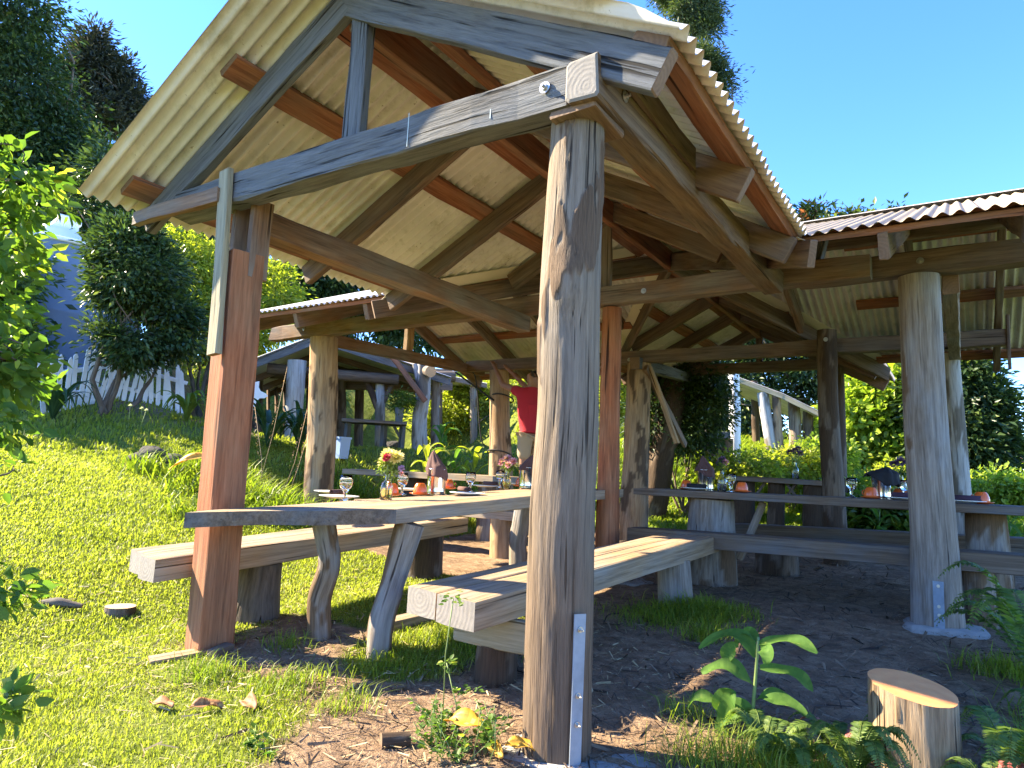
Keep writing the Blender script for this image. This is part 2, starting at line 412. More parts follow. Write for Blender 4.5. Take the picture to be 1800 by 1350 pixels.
def tube(path, radii, k=8):
    path = np.asarray(path, float); radii = np.broadcast_to(np.asarray(radii, float), (len(path),))
    d = np.gradient(path, axis=0); d /= np.linalg.norm(d, axis=1)[:, None]+1e-9
    ref = V([.31, .2, .93]) if abs(d[0] @ V([.31, .2, .93])) < .9 else V([.9, .4, 0])
    e1 = np.cross(d, ref); e1 /= np.linalg.norm(e1, axis=1)[:, None]; e2 = np.cross(d, e1)
    th = np.linspace(0, 2*np.pi, k, endpoint=False)
    P = path[:, None, :]+radii[:, None, None]*(e1[:, None, :]*np.cos(th)[None, :, None]+e2[:, None, :]*np.sin(th)[None, :, None])
    n = len(path)
    fs = [(i*k+j, i*k+(j+1) % k, (i+1)*k+(j+1) % k, (i+1)*k+j) for i in range(n-1) for j in range(k)]
    fs.append(tuple(range(k))[::-1]); fs.append(tuple((n-1)*k+j for j in range(k)))
    s = np.r_[0, np.cumsum(np.linalg.norm(np.diff(path, axis=0), axis=1))]
    g = np.stack([np.repeat(s, k), np.tile(np.cos(th), n)*np.repeat(radii, k), np.tile(np.sin(th), n)*np.repeat(radii, k)], -1)
    return P.reshape(-1, 3), fs, g
class MB:
    def __init__(s): s.v = []; s.f = []; s.g = []; s.i = []; s.n = 0
    def add(s, v, f, g=None, i=0):
        v = np.asarray(v, float); s.v.append(v); s.f += [tuple(int(k)+s.n for k in q) for q in f]; s.i += [i]*len(f)
        s.g.append(np.zeros_like(v) if g is None else np.asarray(g, float)); s.n += len(v); return s
    def tube(s, path, r, k=8, i=0): v, f, g = tube(path, r, k); return s.add(v, f, g, i)
    def box(s, c, size, i=0, rz=0):
        c = np.asarray(c, float); x, y, z = V(size)/2; co, si = math.cos(rz), math.sin(rz)
        v = [(sx*x*co-sy*y*si, sx*x*si+sy*y*co, sz*z) for sz in (-1, 1) for sx, sy in ((-1, -1), (1, -1), (1, 1), (-1, 1))]
        return s.add(V(v)+c, [(3, 2, 1, 0), (4, 5, 6, 7), (0, 1, 5, 4), (1, 2, 6, 5), (2, 3, 7, 6), (3, 0, 4, 7)], V(v), i)
    def build(s, name, mats, parent=None, smooth=False):
        return mesh(name, np.concatenate(s.v), s.f, mats, parent, s.i, np.concatenate(s.g), smooth)
# ---------------------------------------------------------------- the pavilion: a gabled bay in front, a cross wing behind it
XR, ZR, ML, MR = -2.55, 2.50, .519, .54          # ridge of the front bay, roof falls left and right
YB, ZB, MBK = 6.75, 2.50, .396                   # ridge of the cross wing
XEL, XER, Y0, Y9 = -4.40, -.753, 1.74, 10.9
XW0, XW1 = -7.0, .9
def zA(x): return ZR-(ML*(XR-x) if x < XR else MR*(x-XR))
def zB(y): return ZB-MBK*abs(y-YB)
YFL, YFR = YB-(ZR-zA(XEL))/MBK, YB-(ZR-zA(XER))/MBK     # wing eaves meet the bay's eaves at the inside corners
YBL, YBR = 2*YB-YFL, 2*YB-YFR
def vx(y, s): return XR+s*MBK/(ML if s < 0 else MR)*abs(YB-y)
pav = thing('open_pavilion', (XR, 5.5, -.9), 'big open-sided log post pavilion with cream corrugated roof over the set tables', 'pavilion')
vF = vB = (XR, YB, 0)
def sheetA(y0, y1, side, cut):
    xe = XEL if side < 0 else XER
    corrugated('roof_sheet', (XR, y0, ZR+.01), (0, y1-y0, 0), (xe-XR, 0, zA(xe)-ZR), M['roof'], pav, [cut]+([((XR, Y0, 0), (.29, -(XER-XR), 0))] if side > 0 and y0 < 3 else []))
sheetA(Y0, YB, -1, (vF, (-ML, MBK, 0))); sheetA(YB, Y9, -1, (vB, (-ML, -MBK, 0)))
sheetA(Y0, YB, 1, (vF, (MR, MBK, 0))); sheetA(YB, Y9, 1, (vB, (MR, -MBK, 0)))
def sheetB(x0, x1, side, cut, mt='roof'):
    ye = (YFL if x0 < XR else YFR) if side < 0 else (YBL if x0 < XR else YBR)
    corrugated('roof_sheet', (x0, YB, ZB+.01), (x1-x0, 0, 0), (0, ye-YB, zB(ye)-ZB), M[mt], pav, [cut], amp=.012 if side < 0 else .018)
sheetB(XW0, XR, -1, (vF, (ML, -MBK, 0))); sheetB(XR, XW1, -1, (vF, (-MR, -MBK, 0)), 'roof_tan')
sheetB(XW0, XR, 1, (vB, (ML, MBK, 0))); sheetB(XR, XW1, 1, (vB, (-MR, MBK, 0)))
# ridge caps and valley flashings
def strip(name, a, b, wa, wb, drop=.02, mat=None):
    """a folded flashing along a-b; wa, wb = vectors to its two outer edges"""
    a, b, wa, wb = map(V, (a, b, wa, wb)); d = V([0, 0, -drop]); t = V([0, 0, -.004])
    vs = [a+wa+d, a+d, a+wb+d, b+wa+d, b+d, b+wb+d]; vs += [v+t for v in vs]
    fs = [(0, 1, 4, 3), (1, 2, 5, 4), (9, 10, 7, 6), (10, 11, 8, 7), (0, 3, 9, 6), (5, 2, 8, 11), (1, 0, 6, 7), (2, 1, 7, 8), (3, 4, 10, 9), (4, 5, 11, 10)]
    return mesh(name, vs, fs, mat or M['flashing'], pav)
strip('ridge_cap', (XR, Y0-.02, ZR+.05), (XR, YB, ZR+.05), (-.16, 0, -.16*ML), (.16, 0, -.16*MR), 0, M['roof'])
strip('ridge_cap', (XW0-.02, YB, ZB+.05), (XW1+.02, YB, ZB+.05), (0, -.16, -.16*MBK), (0, .16, -.16*MBK), 0, M['roof'])
for xe, m_, ye, vy in ((XEL, ML, YFL, YB), (XER, MR, YFR, YB), (XEL, ML, YBL, YB), (XER, MR, YBR, YB)):
    sx = -1 if xe < XR else 1; sy = -1 if ye < YB else 1
    strip('valley_flashing', (XR, vy, ZR), (xe, ye, zA(xe)), (-sx*.2, 0, .2*m_), (0, -sy*.2, .2*MBK), .03)
NA = lambda m_, sx: V([sx*m_, 0, 1])/math.hypot(m_, 1)
PT, RD = .04, .165                                  # purlin thickness, rafter depth
def offA(x, d):                                    # a point d below the sheet on the front bay's slope
    m_, sx = (ML, -1) if x < XR else (MR, 1)
    return V([x, 0, zA(x)-.004])-NA(m_, sx)*d
def rafterA(y, side, x0=None, x1=None, mat='darkbeam', w=.06, name='rafter'):
    xe = (XEL+.06 if side < 0 else XER-.03) if x1 is None else x1
    xi = (XR-.03 if side < 0 else XR+.03) if x0 is None else x0
    a, b = offA(xi, PT+RD/2), offA(xe, PT+RD/2); a[1] = b[1] = y
    m_ = ML if side < 0 else MR
    return beam(name, a, b, w, RD, M[mat], pav, up=NA(m_, side), end=M['end_brown'])
rafL = rafterA(2.125, -1, mat='greybeam'); rafR = rafterA(2.125, 1, mat='greybeam')
for y in (3.38, 4.33): rafterA(y, -1)
for y in (3.2, 4.25): rafterA(y, 1)
for y in (5.25, 8.4):
    for s in (-1, 1): rafterA(y, s, x1=vx(y, s)-s*.05)
for y in (9.4, 10.55): rafterA(y, -1); rafterA(y, 1)
def purlinA(x, y0, y1, w=.15, mat='redwood'):
    m_, sx = (ML, -1) if x < XR else (MR, 1)
    a = offA(x, PT/2+.006); b = a.copy(); a[1], b[1] = y0, y1
    return beam('purlin', a, b, PT, w, M[mat], pav, up=V([sx, 0, -m_])/math.hypot(m_, 1), ch=.004)
for x, ys in ((-3.25, 1.92), (-4.2, 1.92), (-2.75, 2.2), (-1.66, 2.2), (-.87, 2.10), (-2.32, 2.2)):
    k = (ML if x < XR else MR)/MBK*abs(x-XR); purlinA(x, ys, YB-k-.03); purlinA(x, YB+k+.03, 10.8)
for x, sx in ((XR-.045, 0), ):
    beam('ridge_beam', (XR, 2.17, 2.325), (XR, 10.7, 2.325), .07, .20, M['redwood'], pav)
def offB(y, d):
    sy = -1 if y < YB else 1
    return V([0, y, zB(y)-.004])-V([0, sy*MBK, 1])/math.hypot(MBK, 1)*d
def rafterB(x, side, y0=None, y1=None, mat='beam', w=.06):
    ye = ((YFL if x < XR else YFR)+.05 if side < 0 else (YBL if x < XR else YBR)-.05) if y1 is None else y1
    yi = YB+side*.03 if y0 is None else y0
    a, b = offB(yi, PT+RD/2), offB(ye, PT+RD/2); a[0] = b[0] = x
    return beam('rafter', a, b, w, RD, M[mat], pav, up=V([0, side*MBK, 1]))
for x in (-6.75, -5.7, -4.68): rafterB(x, -1); rafterB(x, 1)
rafterB(-3.6, -1, y1=YB-1.12); rafterB(-3.6, 1, y1=YB+1.12)
for x in (-.35, .35): rafterB(x, -1, mat='darkbeam'); rafterB(x, 1, mat='darkbeam')
rafterB(-1.5, -1, y1=YB-1.45); rafterB(-1.5, 1, y1=YB+1.45)
def purlinB(y, x0, x1, w=.14, mat='redwood'):
    sy = -1 if y < YB else 1
    a = offB(y, PT/2+.006); b = a.copy(); a[0], b[0] = x0, x1
    beam('purlin', a, b, PT, w, M[mat], pav, up=V([0, sy, -MBK]), ch=.004)
for y in (YFL+.1, 5.5, 6.45, 7.05, 8.0, YBL-.1):
    purlinB(y, XW0+.08, vx(y, -1)-.03); purlinB(y, max(vx(y, 1)+.03, -.9), XW1-.08)
beam('ridge_beam', (XW0+.1, YB, 2.325), (XW1-.1, YB, 2.325), .07, .19, M['darkbeam'], pav)
# valley rafters
for xe, ye in ((XEL, YFL), (XER, YFR), (XEL, YBL), (XER, YBR)):
    a = V([XR, YB, 2.32]); b = V([xe, ye, zA(xe)-.12])
    beam('valley_rafter', a+(b-a)*.02, a+(b-a)*1.02, .05, .17, M['darkbeam'], pav)
# posts
P1 = log('post', [(-1.24, 2.245, -1.0), (-1.255, 2.24, -.15), (-1.24, 2.24, .3), (-1.255, 2.24, .62), (-1.245, 2.24, 1.40)], [.122, .124, .116, .119, .107], M['log1'], pav,
         nu=180, dv=.006, rough=.055, bumps=.06, barkiness=-.02, seed=3, end=M['end_grey'], lumps=[(1.72, 3.6, .03, .12, .5), (.78, 3.9, .012, .3, .6)])
bk_ = P1.data.attributes['bark']; bv = np.empty(len(P1.data.vertices), np.float32); bk_.data.foreach_get('value', bv); zc = np.empty(len(bv)*3, np.float32); P1.data.vertices.foreach_get('co', zc)
bk_.data.foreach_set('value', np.clip(bv+.75*sstep(-(zc[2::3]-.9), -.5, .9)*(bv > -1), 0, 1).astype(np.float32))
beam('post', (-3.28, 2.19, -1.04), (-3.345, 2.19, 1.13), .18, .18, M['post_red'], pav, up=(math.cos(1.4), math.sin(1.4), 0), ch=.006, wob=.002)
beam('splice_plank', (-3.30, 2.055, .54), (-3.365, 2.055, 1.585), .095, .034, M['plank_pale'], pav, up=(.1, 1, 0), ch=.003)
beam('splice_plank', (-3.262, 2.235, 1.0), (-3.268, 2.235, 1.45), .035, .12, M['beam'], pav, up=(.06, 1, 0), ch=.003)
beam('splice_plank', (-3.43, 2.235, .98), (-3.44, 2.235, 1.45), .035, .12, M['beam'], pav, up=(.06, 1, 0), ch=.003)
log('post', [(-.165, 5.36, -.93), (-.17, 5.36, -.3), (-.2, 5.36, .5), (-.215, 5.36, 1.49)], [.155, .135, .13, .128], M['log2'], pav, nu=64, dv=.02, rough=.025, bumps=.05, barkiness=-.15, seed=5)
log('post', [(-6.2, 5.36, -1.0), (-6.25, 5.36, .3), (-6.36, 5.36, 1.48)], [.175, .165, .16], M['log3'], pav, nu=48, dv=.03, rough=.03, bumps=.07, barkiness=.1, seed=6)
log('post', [(-2.52, 5.33, -.95), (-2.54, 5.33, .3), (-2.55, 5.33, 1.48)], [.11, .09, .085], M['post_red'], pav, nu=40, dv=.03, rough=.03, bumps=.06, barkiness=-.1, seed=8)
log('post', [(-5.62, 8.25, -.9), (-5.66, 8.25, .0), (-5.72, 8.25, .6), (-5.78, 8.25, 1.5)], [.2, .18, .155, .15], M['log3'], pav, nu=48, dv=.03, rough=.02, bumps=.08, barkiness=-.1, seed=9)
log('post', [(-3.57, 8.25, -.9), (-3.54, 8.25, .2), (-3.52, 8.25, 1.5)], [.2, .165, .155], M['log3'], pav, nu=48, dv=.03, rough=.03, bumps=.08, barkiness=.1, seed=11)
log('post', [(-1.13, 7.99, -.85), (-1.16, 7.99, .1), (-1.2, 7.99, .9), (-1.2, 7.99, 1.72)], [.125, .11, .1, .095], M['logdark'], pav, nu=48, dv=.03, rough=.05, bumps=.1, barkiness=.3, seed=12)
log('post', [(.02, 8.3, -.85), (-.02, 8.3, .3), (-.06, 8.3, 1.45)], [.085, .08, .075], M['logpale'], pav, nu=32, dv=.05, rough=.02, seed=13)
fork = log('post', [(-4.25, 10.5, -.9), (-4.16, 10.5, -.3), (-4.08, 10.5, .35), (-3.92, 10.5, .95), (-3.86, 10.5, 1.7)], [.2, .2, .19, .2, .17], M['logdark'], pav, nu=44, dv=.03, rough=.07, bumps=.2, barkiness=.5, seed=15)
log('branch_stub', [(-4.08, 10.47, .3), (-4.11, 10.45, .95), (-4.2, 10.45, 1.45)], [.13, .1, .07], M['log2'], pav, nu=28, dv=.04, rough=.08, bumps=.15, seed=16)
log('post', [(-1.45, 10.55, -.8), (-1.47, 10.55, 1.7)], [.12, .1], M['logdark'], pav, nu=28, dv=.06, seed=17)
beam('brace', (-3.38, 8.12, 1.42), (-3.32, 9.5, .5), .05, .09, M['beam'], pav)
beam('brace', (-3.36, 8.2, 1.45), (-2.97, 8.2, .45), .05, .08, M['log3'], pav, up=(0, 1, 0))
# tie beams and plates
tie = beam('tie_beam', (-3.92, 2.145, 1.50), (-1.215, 2.145, 1.48), .13, .165, M['greybeam'], pav, ch=.01, wob=.004, end=M['end_grey'])
beam('splice_plank', (-4.30, 2.05, 1.462), (-3.39, 2.05, 1.445), .05, .085, M['beam'], pav, ch=.003)
kp = beam('king_post', (-2.46, 2.15, 1.57), (-2.455, 2.15, 2.30), .12, .06, M['greybeam'], pav, up=(0, 1, 0))
plR = beam('plate_beam', (-1.143, 2.07, 1.475), (-1.155, 5.2, 1.51), .14, .165, M['darkbeam'], pav, ch=.01, wob=.004, end=M['end_grey'])
beam('packing_board', (-1.062, 2.2, 1.59), (-1.066, 3.1, 1.58), .02, .12, M['darkbeam'], pav, ch=.002)
beam('packing_block', (-1.2, 2.1, 1.378), (-1.2, 2.36, 1.378), .2, .03, M['darkbeam'], pav)
beam('plate_beam', (-3.385, 2.30, 1.365), (-3.385, 5.2, 1.375), .13, .155, M['beam'], pav, wob=.004)
fpl = beam('plate_beam', (-7.2, 5.265, 1.565), (-.5, 5.265, 1.575), .125, .165, M['beam'], pav, wob=.004, end=M['end_grey'], skew=(.35, 0))
beam('plate_beam', (-1.0, 5.395, 1.59), (XW1-.15, 5.395, 1.595), .12, .17, M['darkbeam'], pav, wob=.004)
beam('plate_beam', (-6.35, 8.2, 1.575), (.43, 8.2, 1.57), .13, .16, M['darkbeam'], pav, wob=.004)
beam('tie_beam', (-6.37, 5.34, 1.48), (-6.37, 8.6, 1.56), .12, .14, M['beam'], pav)
beam('king_post', (-6.37, 6.85, 1.55), (-6.37, 6.85, 2.22), .14, .07, M['log3'], pav, up=(1, 0, 0))
beam('plate_beam', (-.03, 5.46, 1.44), (-.03, 8.5, 1.44), .1, .14, M['log2'], pav)
beam('tie_beam', (-4.15, 10.6, 1.76), (-1.2, 10.6, 1.79), .12, .16, M['darkbeam'], pav)
beam('king_post', (XR, 10.6, 1.84), (XR, 10.6, 2.3), .1, .06, M['darkbeam'], pav, up=(0, 1, 0))
beam('plate_beam', (-3.48, 8.0, 1.47), (-3.7, 10.7, 1.66), .13, .15, M['greybeam'], pav)
beam('strut', (.42, 8.13, 1.24), (.42, 8.13, 1.78), .03, .05, M['darkbeam'], pav, up=(0, 1, 0))
beam('strut', (-.86, 5.33, 1.68), (-.8, 5.33, 1.9), .05, .1, M['greybeam'], pav, up=(0, 1, 0))
# struts under the crossing
beam('strut', (-2.6, 5.3, 1.66), (-2.62, 5.3, 2.25), .1, .05, M['beam'], pav, up=(0, 1, 0))
for p, d, o in (((-1.31, 2.077, 1.49), (0, -1, 0), tie), ((-1.072, 2.30, 1.5), (1, 0, 0), plR), ((-6.55, 5.2, 1.58), (0, -1, 0), fpl), ((-2.2, 5.2, 1.57), (0, -1, 0), fpl),
                ((-.2, 5.333, 1.6), (0, -1, 0), fpl), ((-3.62, 8.13, 1.54), (0, -1, 0), fpl), ((-1.2, 7.89, 1.6), (0, -1, 0), fpl)):
    bolt('bolt', p, d, o)
# chalk lines on the tie beam are marks left by the sawyer
chalk = plain('chalk_line', (.5, .56, .54), .9)
for px_, h in ((717, .16), (862, .06)):
    q = on_y(px_, 228 if px_ < 800 else 196, 2.078); mb = MB(); mb.box((q[0], 2.0785, q[2]), (.004, .0016, h)); mb.build('chalk_line', chalk, tie)
# post feet: steel straps and rough concrete
def strap(base, h, w, dirv, post):
    d = nrm(dirv); t = np.cross((0, 0, 1), d); base = V(base); mb = MB(); vs = []
    o = beam('strap', base, base+V([0, 0, h]), w, .006, M['galv'], post, up=d, ch=.001, wob=.0006)
    for k in (.9, .48, .3): bolt('bolt', base+V([0, 0, h*k])+d*.004, d, o, .006)
strap((-1.125, 2.17, -1.0), .52, .045, (.85, -.52, 0), P1)
strap((-.15, 5.2, -.86), .3, .06, (0, -1, 0), P1)
def slab_foot(cx, cy, z, rx, ry, h, seed):
    n = 40; vs = []; fs = []
    rings = [(1.0, 0), (1.0, .5), (.97, .85), (.9, 1.0), (.45, 1.03), (0.02, 1.04)]
    for r, k in rings:
        for q in range(n):
            t = 2*math.pi*q/n; rr = r*(1+.16*noise(V([math.cos(t)*2, math.sin(t)*2, seed]), 3)); zz = z+h*k+.008*noise(V([math.cos(t)*4*r, math.sin(t)*4*r, seed+k*3]), 5)
            c_, s_ = math.cos(t), math.sin(t); e = 4.0
            sq = (abs(c_)**e+abs(s_)**e)**(-1/e)
            vs.append((cx+rx*rr*c_*sq, cy+ry*rr*s_*sq, zz))
    for i in range(len(rings)-1):
        for q in range(n): fs.append((i*n+q, i*n+(q+1) % n, (i+1)*n+(q+1) % n, (i+1)*n+q))
    mesh('concrete_footing', vs, fs, M['concrete'], pav, smooth=True)
slab_foot(-1.14, 2.27, -1.06, .34, .2, .075, 1); slab_foot(-.13, 5.36, -.98, .24, .22, .13, 2); slab_foot(-2.4, 5.5, -.95, .2, .2, .08, 4)
# frayed cord wound round the back left post
mb = MB()
for z0, r in ((1.08, .165), (.25, .185)):
    t = np.linspace(0, 2*np.pi, 24); mb.tube(np.stack([-5.70+r*np.cos(t), 8.25+r*np.sin(t), z0-.05*np.sin(t)], -1), .012, 6)
t = np.linspace(0, 1, 20); mb.tube(np.stack([-6.1+.25*t, 8.0+.1*t, 1.45-1.2*t+.15*np.sin(t*7)], -1), .01, 6)
mb.tube(np.stack([-6.35+.6*t, 7.9+.2*t, 1.45-.42*t], -1), .016, 6)
mb.build('cord', M['black_rope'], pav, True)

# ---------------------------------------------------------------- tables and benches
def plank(name, corners, th, mat, parent, n=26, end=None, wob=.003, seed=0):
    """a slab given by its four top corners (front left, front right, back right, back left)"""
    c = [V(q) for q in corners]; m_ = 9; vs = []; gr = []; fs = []; ix = []
    L = np.linalg.norm(c[3]-c[0]); Wd = np.linalg.norm(c[1]-c[0])
    for lay in (0, 1):
        for i in range(n):
            t = i/(n-1)
            for j in range(m_):
                u = j/(m_-1); uu = u
                if j in (1, m_-2): uu = .012/Wd if j == 1 else 1-.012/Wd
                p = (c[0]*(1-uu)+c[1]*uu)*(1-t)+(c[3]*(1-uu)+c[2]*uu)*t
                nz = noise(V([t*L*1.5, uu*3, lay*7+seed]), 3)*wob
                edge = j in (0, m_-1) or i in (0, n-1)
                p = p+V([0, 0, nz-(th if lay else 0)+(.004 if lay else -.004)*edge])
                if j in (0, m_-1): p[0] += noise(V([t*L*1.1, u*9, seed]), 8)*wob*2.2
                vs.append(p); gr.append((t*L+seed*3.3, uu*Wd-.06*(seed % 3), -lay*th))
    N_ = n*m_
    for i in range(n-1):
        for j in range(m_-1):
            a = i*m_+j; fs.append((a, a+1, a+m_+1, a+m_)); ix.append(0); fs.append((N_+a, N_+a+m_, N_+a+m_+1, N_+a+1)); ix.append(0)
        for j, s in ((0, 1), (m_-1, -1)):
            a = i*m_+j; f = (a, a+m_, N_+a+m_, N_+a); fs.append(f if s > 0 else f[::-1]); ix.append(0)
    for i, s in ((0, -1), (n-1, 1)):
        for j in range(m_-1):
            a = i*m_+j; f = (a, a+1, N_+a+1, N_+a); fs.append(f[::-1] if s < 0 else f); ix.append(1)
    return mesh(name, vs, fs, [mat, end or M['end_grey']], parent, ix, gr)
# long slab table in the front bay; its end is cut on the skew
TL, TN, TF = V([-3.16, 1.9, -.272]), V([-2.42, 2.6, -.216]), V([-2.52, 5.62, -.1])
TB = TL+(TF-TN)+V([0, .3, .01])
tn = np.cross(TN-TL, TF-TN); tn = tn/tn[2]
def tz(x, y): return TN[2]-(tn[0]*(x-TN[0])+tn[1]*(y-TN[1]))
near_table = thing('dining_table', (-2.8, 3.8, -.95), 'long thick slab table in full sun on crooked legs, set for a meal', 'table')
plank('table_top', [TL, TN, TF, TB], .078, M['slab'], near_table, wob=.005, seed=2, end=M['slabdark'])
def gl(x, y): return G(x, y)-.04
for pts, rr in (([(-2.98, 2.66, gl(-2.98, 2.66)), (-3.0, 2.64, -.75), (-2.90, 2.62, -.55), (-2.97, 2.6, -.31)], [.062, .06, .055, .066]),
                ([(-2.5, 2.62, gl(-2.5, 2.62)), (-2.53, 2.66, -.8), (-2.52, 2.72, -.62), (-2.46, 2.76, -.3)], [.058, .064, .062, .075]),
                ([(-3.2, 5.0, gl(-3.2, 5)), (-3.22, 5.0, -.6), (-3.16, 5.0, -.2)], [.075, .07, .075]),
                ([(-2.68, 5.1, gl(-2.68, 5.1)), (-2.68, 5.1, -.6), (-2.66, 5.1, -.19)], [.08, .07, .08])):
    log('leg', pts, rr, M['log2'], near_table, nu=36, dv=.015, rough=.09, bumps=.16, barkiness=.2, seed=len(bpy.data.objects) % 50)
lb = thing('bench', (-3.6, 3.4, -.98), 'heavy timber bench on stump feet on the lawn side of the sunny slab table', 'bench')
plank('seat', [(-3.66, 1.98, -.535), (-3.45, 1.95, -.532), (-3.55, 4.72, -.41), (-3.76, 4.75, -.41)], .125, M['slab'], lb, seed=5)
plank('seat', [(-3.90, 2.06, -.535), (-3.668, 2.02, -.535), (-3.77, 4.75, -.41), (-4.0, 4.75, -.41)], .125, M['slab'], lb, seed=6)
log('stump_foot', [(-3.66, 2.72, gl(-3.66, 2.7)-.05), (-3.65, 2.72, -.8), (-3.63, 2.72, -.62)], [.165, .14, .125], M['logdark'], lb, nu=44, dv=.02, rough=.02, bumps=.08, barkiness=-.2, seed=21)
log('stump_foot', [(-3.8, 4.45, gl(-3.8, 4.45)-.05), (-3.79, 4.45, -.55)], [.17, .15], M['logdark'], lb, nu=36, dv=.03, rough=.03, bumps=.08, seed=22)
rb = thing('bench', (-1.8, 4.0, -.95), 'heavy two-plank timber bench beside the big peeling log post, half in shade', 'bench')
plank('seat', [(-2.13, 2.40, -.538), (-1.93, 2.365, -.538), (-1.86, 5.75, -.43), (-2.06, 5.75, -.43)], .125, M['slab'], rb, seed=8)
plank('seat', [(-1.925, 2.36, -.538), (-1.70, 2.33, -.538), (-1.66, 5.60, -.43), (-1.855, 5.62, -.43)], .13, M['slab'], rb, seed=9)
beam('cross_bearer', (-2.02, 2.66, -.735), (-1.52, 2.70, -.735), .09, .14, M['plank_pale'], rb, up=(0, .05, 1), wob=.003)
beam('brace', (-1.50, 2.62, -.70), (-1.38, 2.7, -.93), .03, .13, M['plank_pale'], rb, up=(.9, 0, .4))
log('stump_foot', [(-1.84, 2.72, gl(-1.84, 2.7)), (-1.84, 2.72, -.80)], [.10, .095], M['logdark'], rb, nu=32, dv=.02, rough=.04, seed=23)
log('stump_foot', [(-1.74, 4.85, gl(-1.7, 4.85)-.03), (-1.77, 4.85, -.58)], [.13, .12], M['log2'], rb, nu=36, dv=.02, rough=.03, barkiness=-.1, seed=24)
# cross wing, right: long dark table with two benches
rt = thing('dining_table', (-1.0, 6.0, -.9), 'long dark plank table in the shade, seen edge on, laid with orange cups', 'table')
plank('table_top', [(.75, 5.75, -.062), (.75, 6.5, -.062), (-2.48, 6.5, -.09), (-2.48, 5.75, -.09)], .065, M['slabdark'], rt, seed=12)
log('leg', [(-1.86, 6.0, gl(-1.8, 6)), (-1.84, 6.0, -.155)], [.24, .185], M['log2'], rt, nu=44, dv=.03, rough=.04, bumps=.1, barkiness=.1, seed=25)
log('leg', [(.15, 6.1, gl(.1, 6.1)), (.13, 6.1, -.13)], [.14, .12], M['log2'], rt, nu=32, dv=.04, seed=26)
beam('brace', (-1.62, 6.05, -.65), (-1.42, 6.05, -.16), .05, .07, M['log2'], rt, up=(0, 1, 0))
fb = thing('bench', (-1, 5.6, -.9), 'long grey plank bench in front of the shaded dark table', 'bench')
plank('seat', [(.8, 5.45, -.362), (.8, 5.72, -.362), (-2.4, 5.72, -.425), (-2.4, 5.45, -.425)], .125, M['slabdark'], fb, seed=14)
log('stump_foot', [(.06, 5.62, gl(0, 5.6)), (.05, 5.62, -.49)], [.115, .105], M['log2'], fb, nu=36, dv=.02, rough=.05, barkiness=.2, seed=27)
log('stump_foot', [(-2.1, 5.62, gl(-2, 5.6)), (-2.1, 5.62, -.54)], [.1, .095], M['log2'], fb, nu=30, dv=.04, seed=28)
bb = thing('bench', (-1, 6.9, -.85), 'long grey plank bench behind the shaded dark table, towards the sunlit bank', 'bench')
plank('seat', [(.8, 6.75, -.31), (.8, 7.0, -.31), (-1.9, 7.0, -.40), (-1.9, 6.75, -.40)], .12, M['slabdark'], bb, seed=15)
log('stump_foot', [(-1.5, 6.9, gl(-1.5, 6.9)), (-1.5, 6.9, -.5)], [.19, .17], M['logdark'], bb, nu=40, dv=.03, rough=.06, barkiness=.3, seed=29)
log('stump_foot', [(.2, 6.9, gl(.2, 6.9)), (.2, 6.9, -.44)], [.13, .12], M['logdark'], bb, nu=28, dv=.04, seed=30)
# cross wing, left: table and its two benches
lt = thing('dining_table', (-5.8, 6.7, -.85), 'weathered plank table standing behind the end of the sunny slab table', 'table')
plank('table_top', [(-4.5, 6.4, -.06), (-4.5, 7.1, -.06), (-7.0, 7.1, -.07), (-7.0, 6.4, -.07)], .075, M['slab'], lt, seed=17)
log('leg', [(-5.95, 6.7, gl(-6, 6.7)), (-5.95, 6.7, -.14)], [.16, .15], M['logdark'], lt, nu=32, dv=.04, seed=31)
log('leg', [(-4.8, 6.75, gl(-4.8, 6.75)), (-4.8, 6.75, -.13)], [.13, .12], M['log2'], lt, nu=32, dv=.04, seed=32)
b4 = thing('bench', (-5.6, 7.5, -.8), 'plank bench that the man in the red shirt stands on', 'bench')
plank('seat', [(-4.4, 7.45, -.37), (-4.4, 7.85, -.37), (-6.7, 7.85, -.38), (-6.7, 7.45, -.38)], .1, M['slab'], b4, seed=18)
for x in (-4.9, -6.2): log('stump_foot', [(x, 7.65, gl(x, 7.65)), (x, 7.65, -.46)], [.15, .14], M['logdark'], b4, nu=28, dv=.05, seed=33)
b5 = thing('bench', (-5.0, 5.85, -.9), 'plank bench on a pale round stump beyond the sunny slab table', 'bench')
plank('seat', [(-3.55, 5.7, -.40), (-3.55, 6.0, -.40), (-6.0, 6.0, -.41), (-6.0, 5.7, -.41)], .09, M['slab'], b5, seed=19)
log('stump_foot', [(-3.92, 5.82, gl(-3.9, 5.8)), (-3.95, 5.82, -.48)], [.135, .125], M['log3'], b5, nu=36, dv=.02, rough=.04, barkiness=-.1, seed=34)
log('stump_foot', [(-5.6, 5.82, gl(-5.6, 5.8)), (-5.6, 5.82, -.49)], [.14, .13], M['logdark'], b5, nu=30, dv=.04, seed=35)
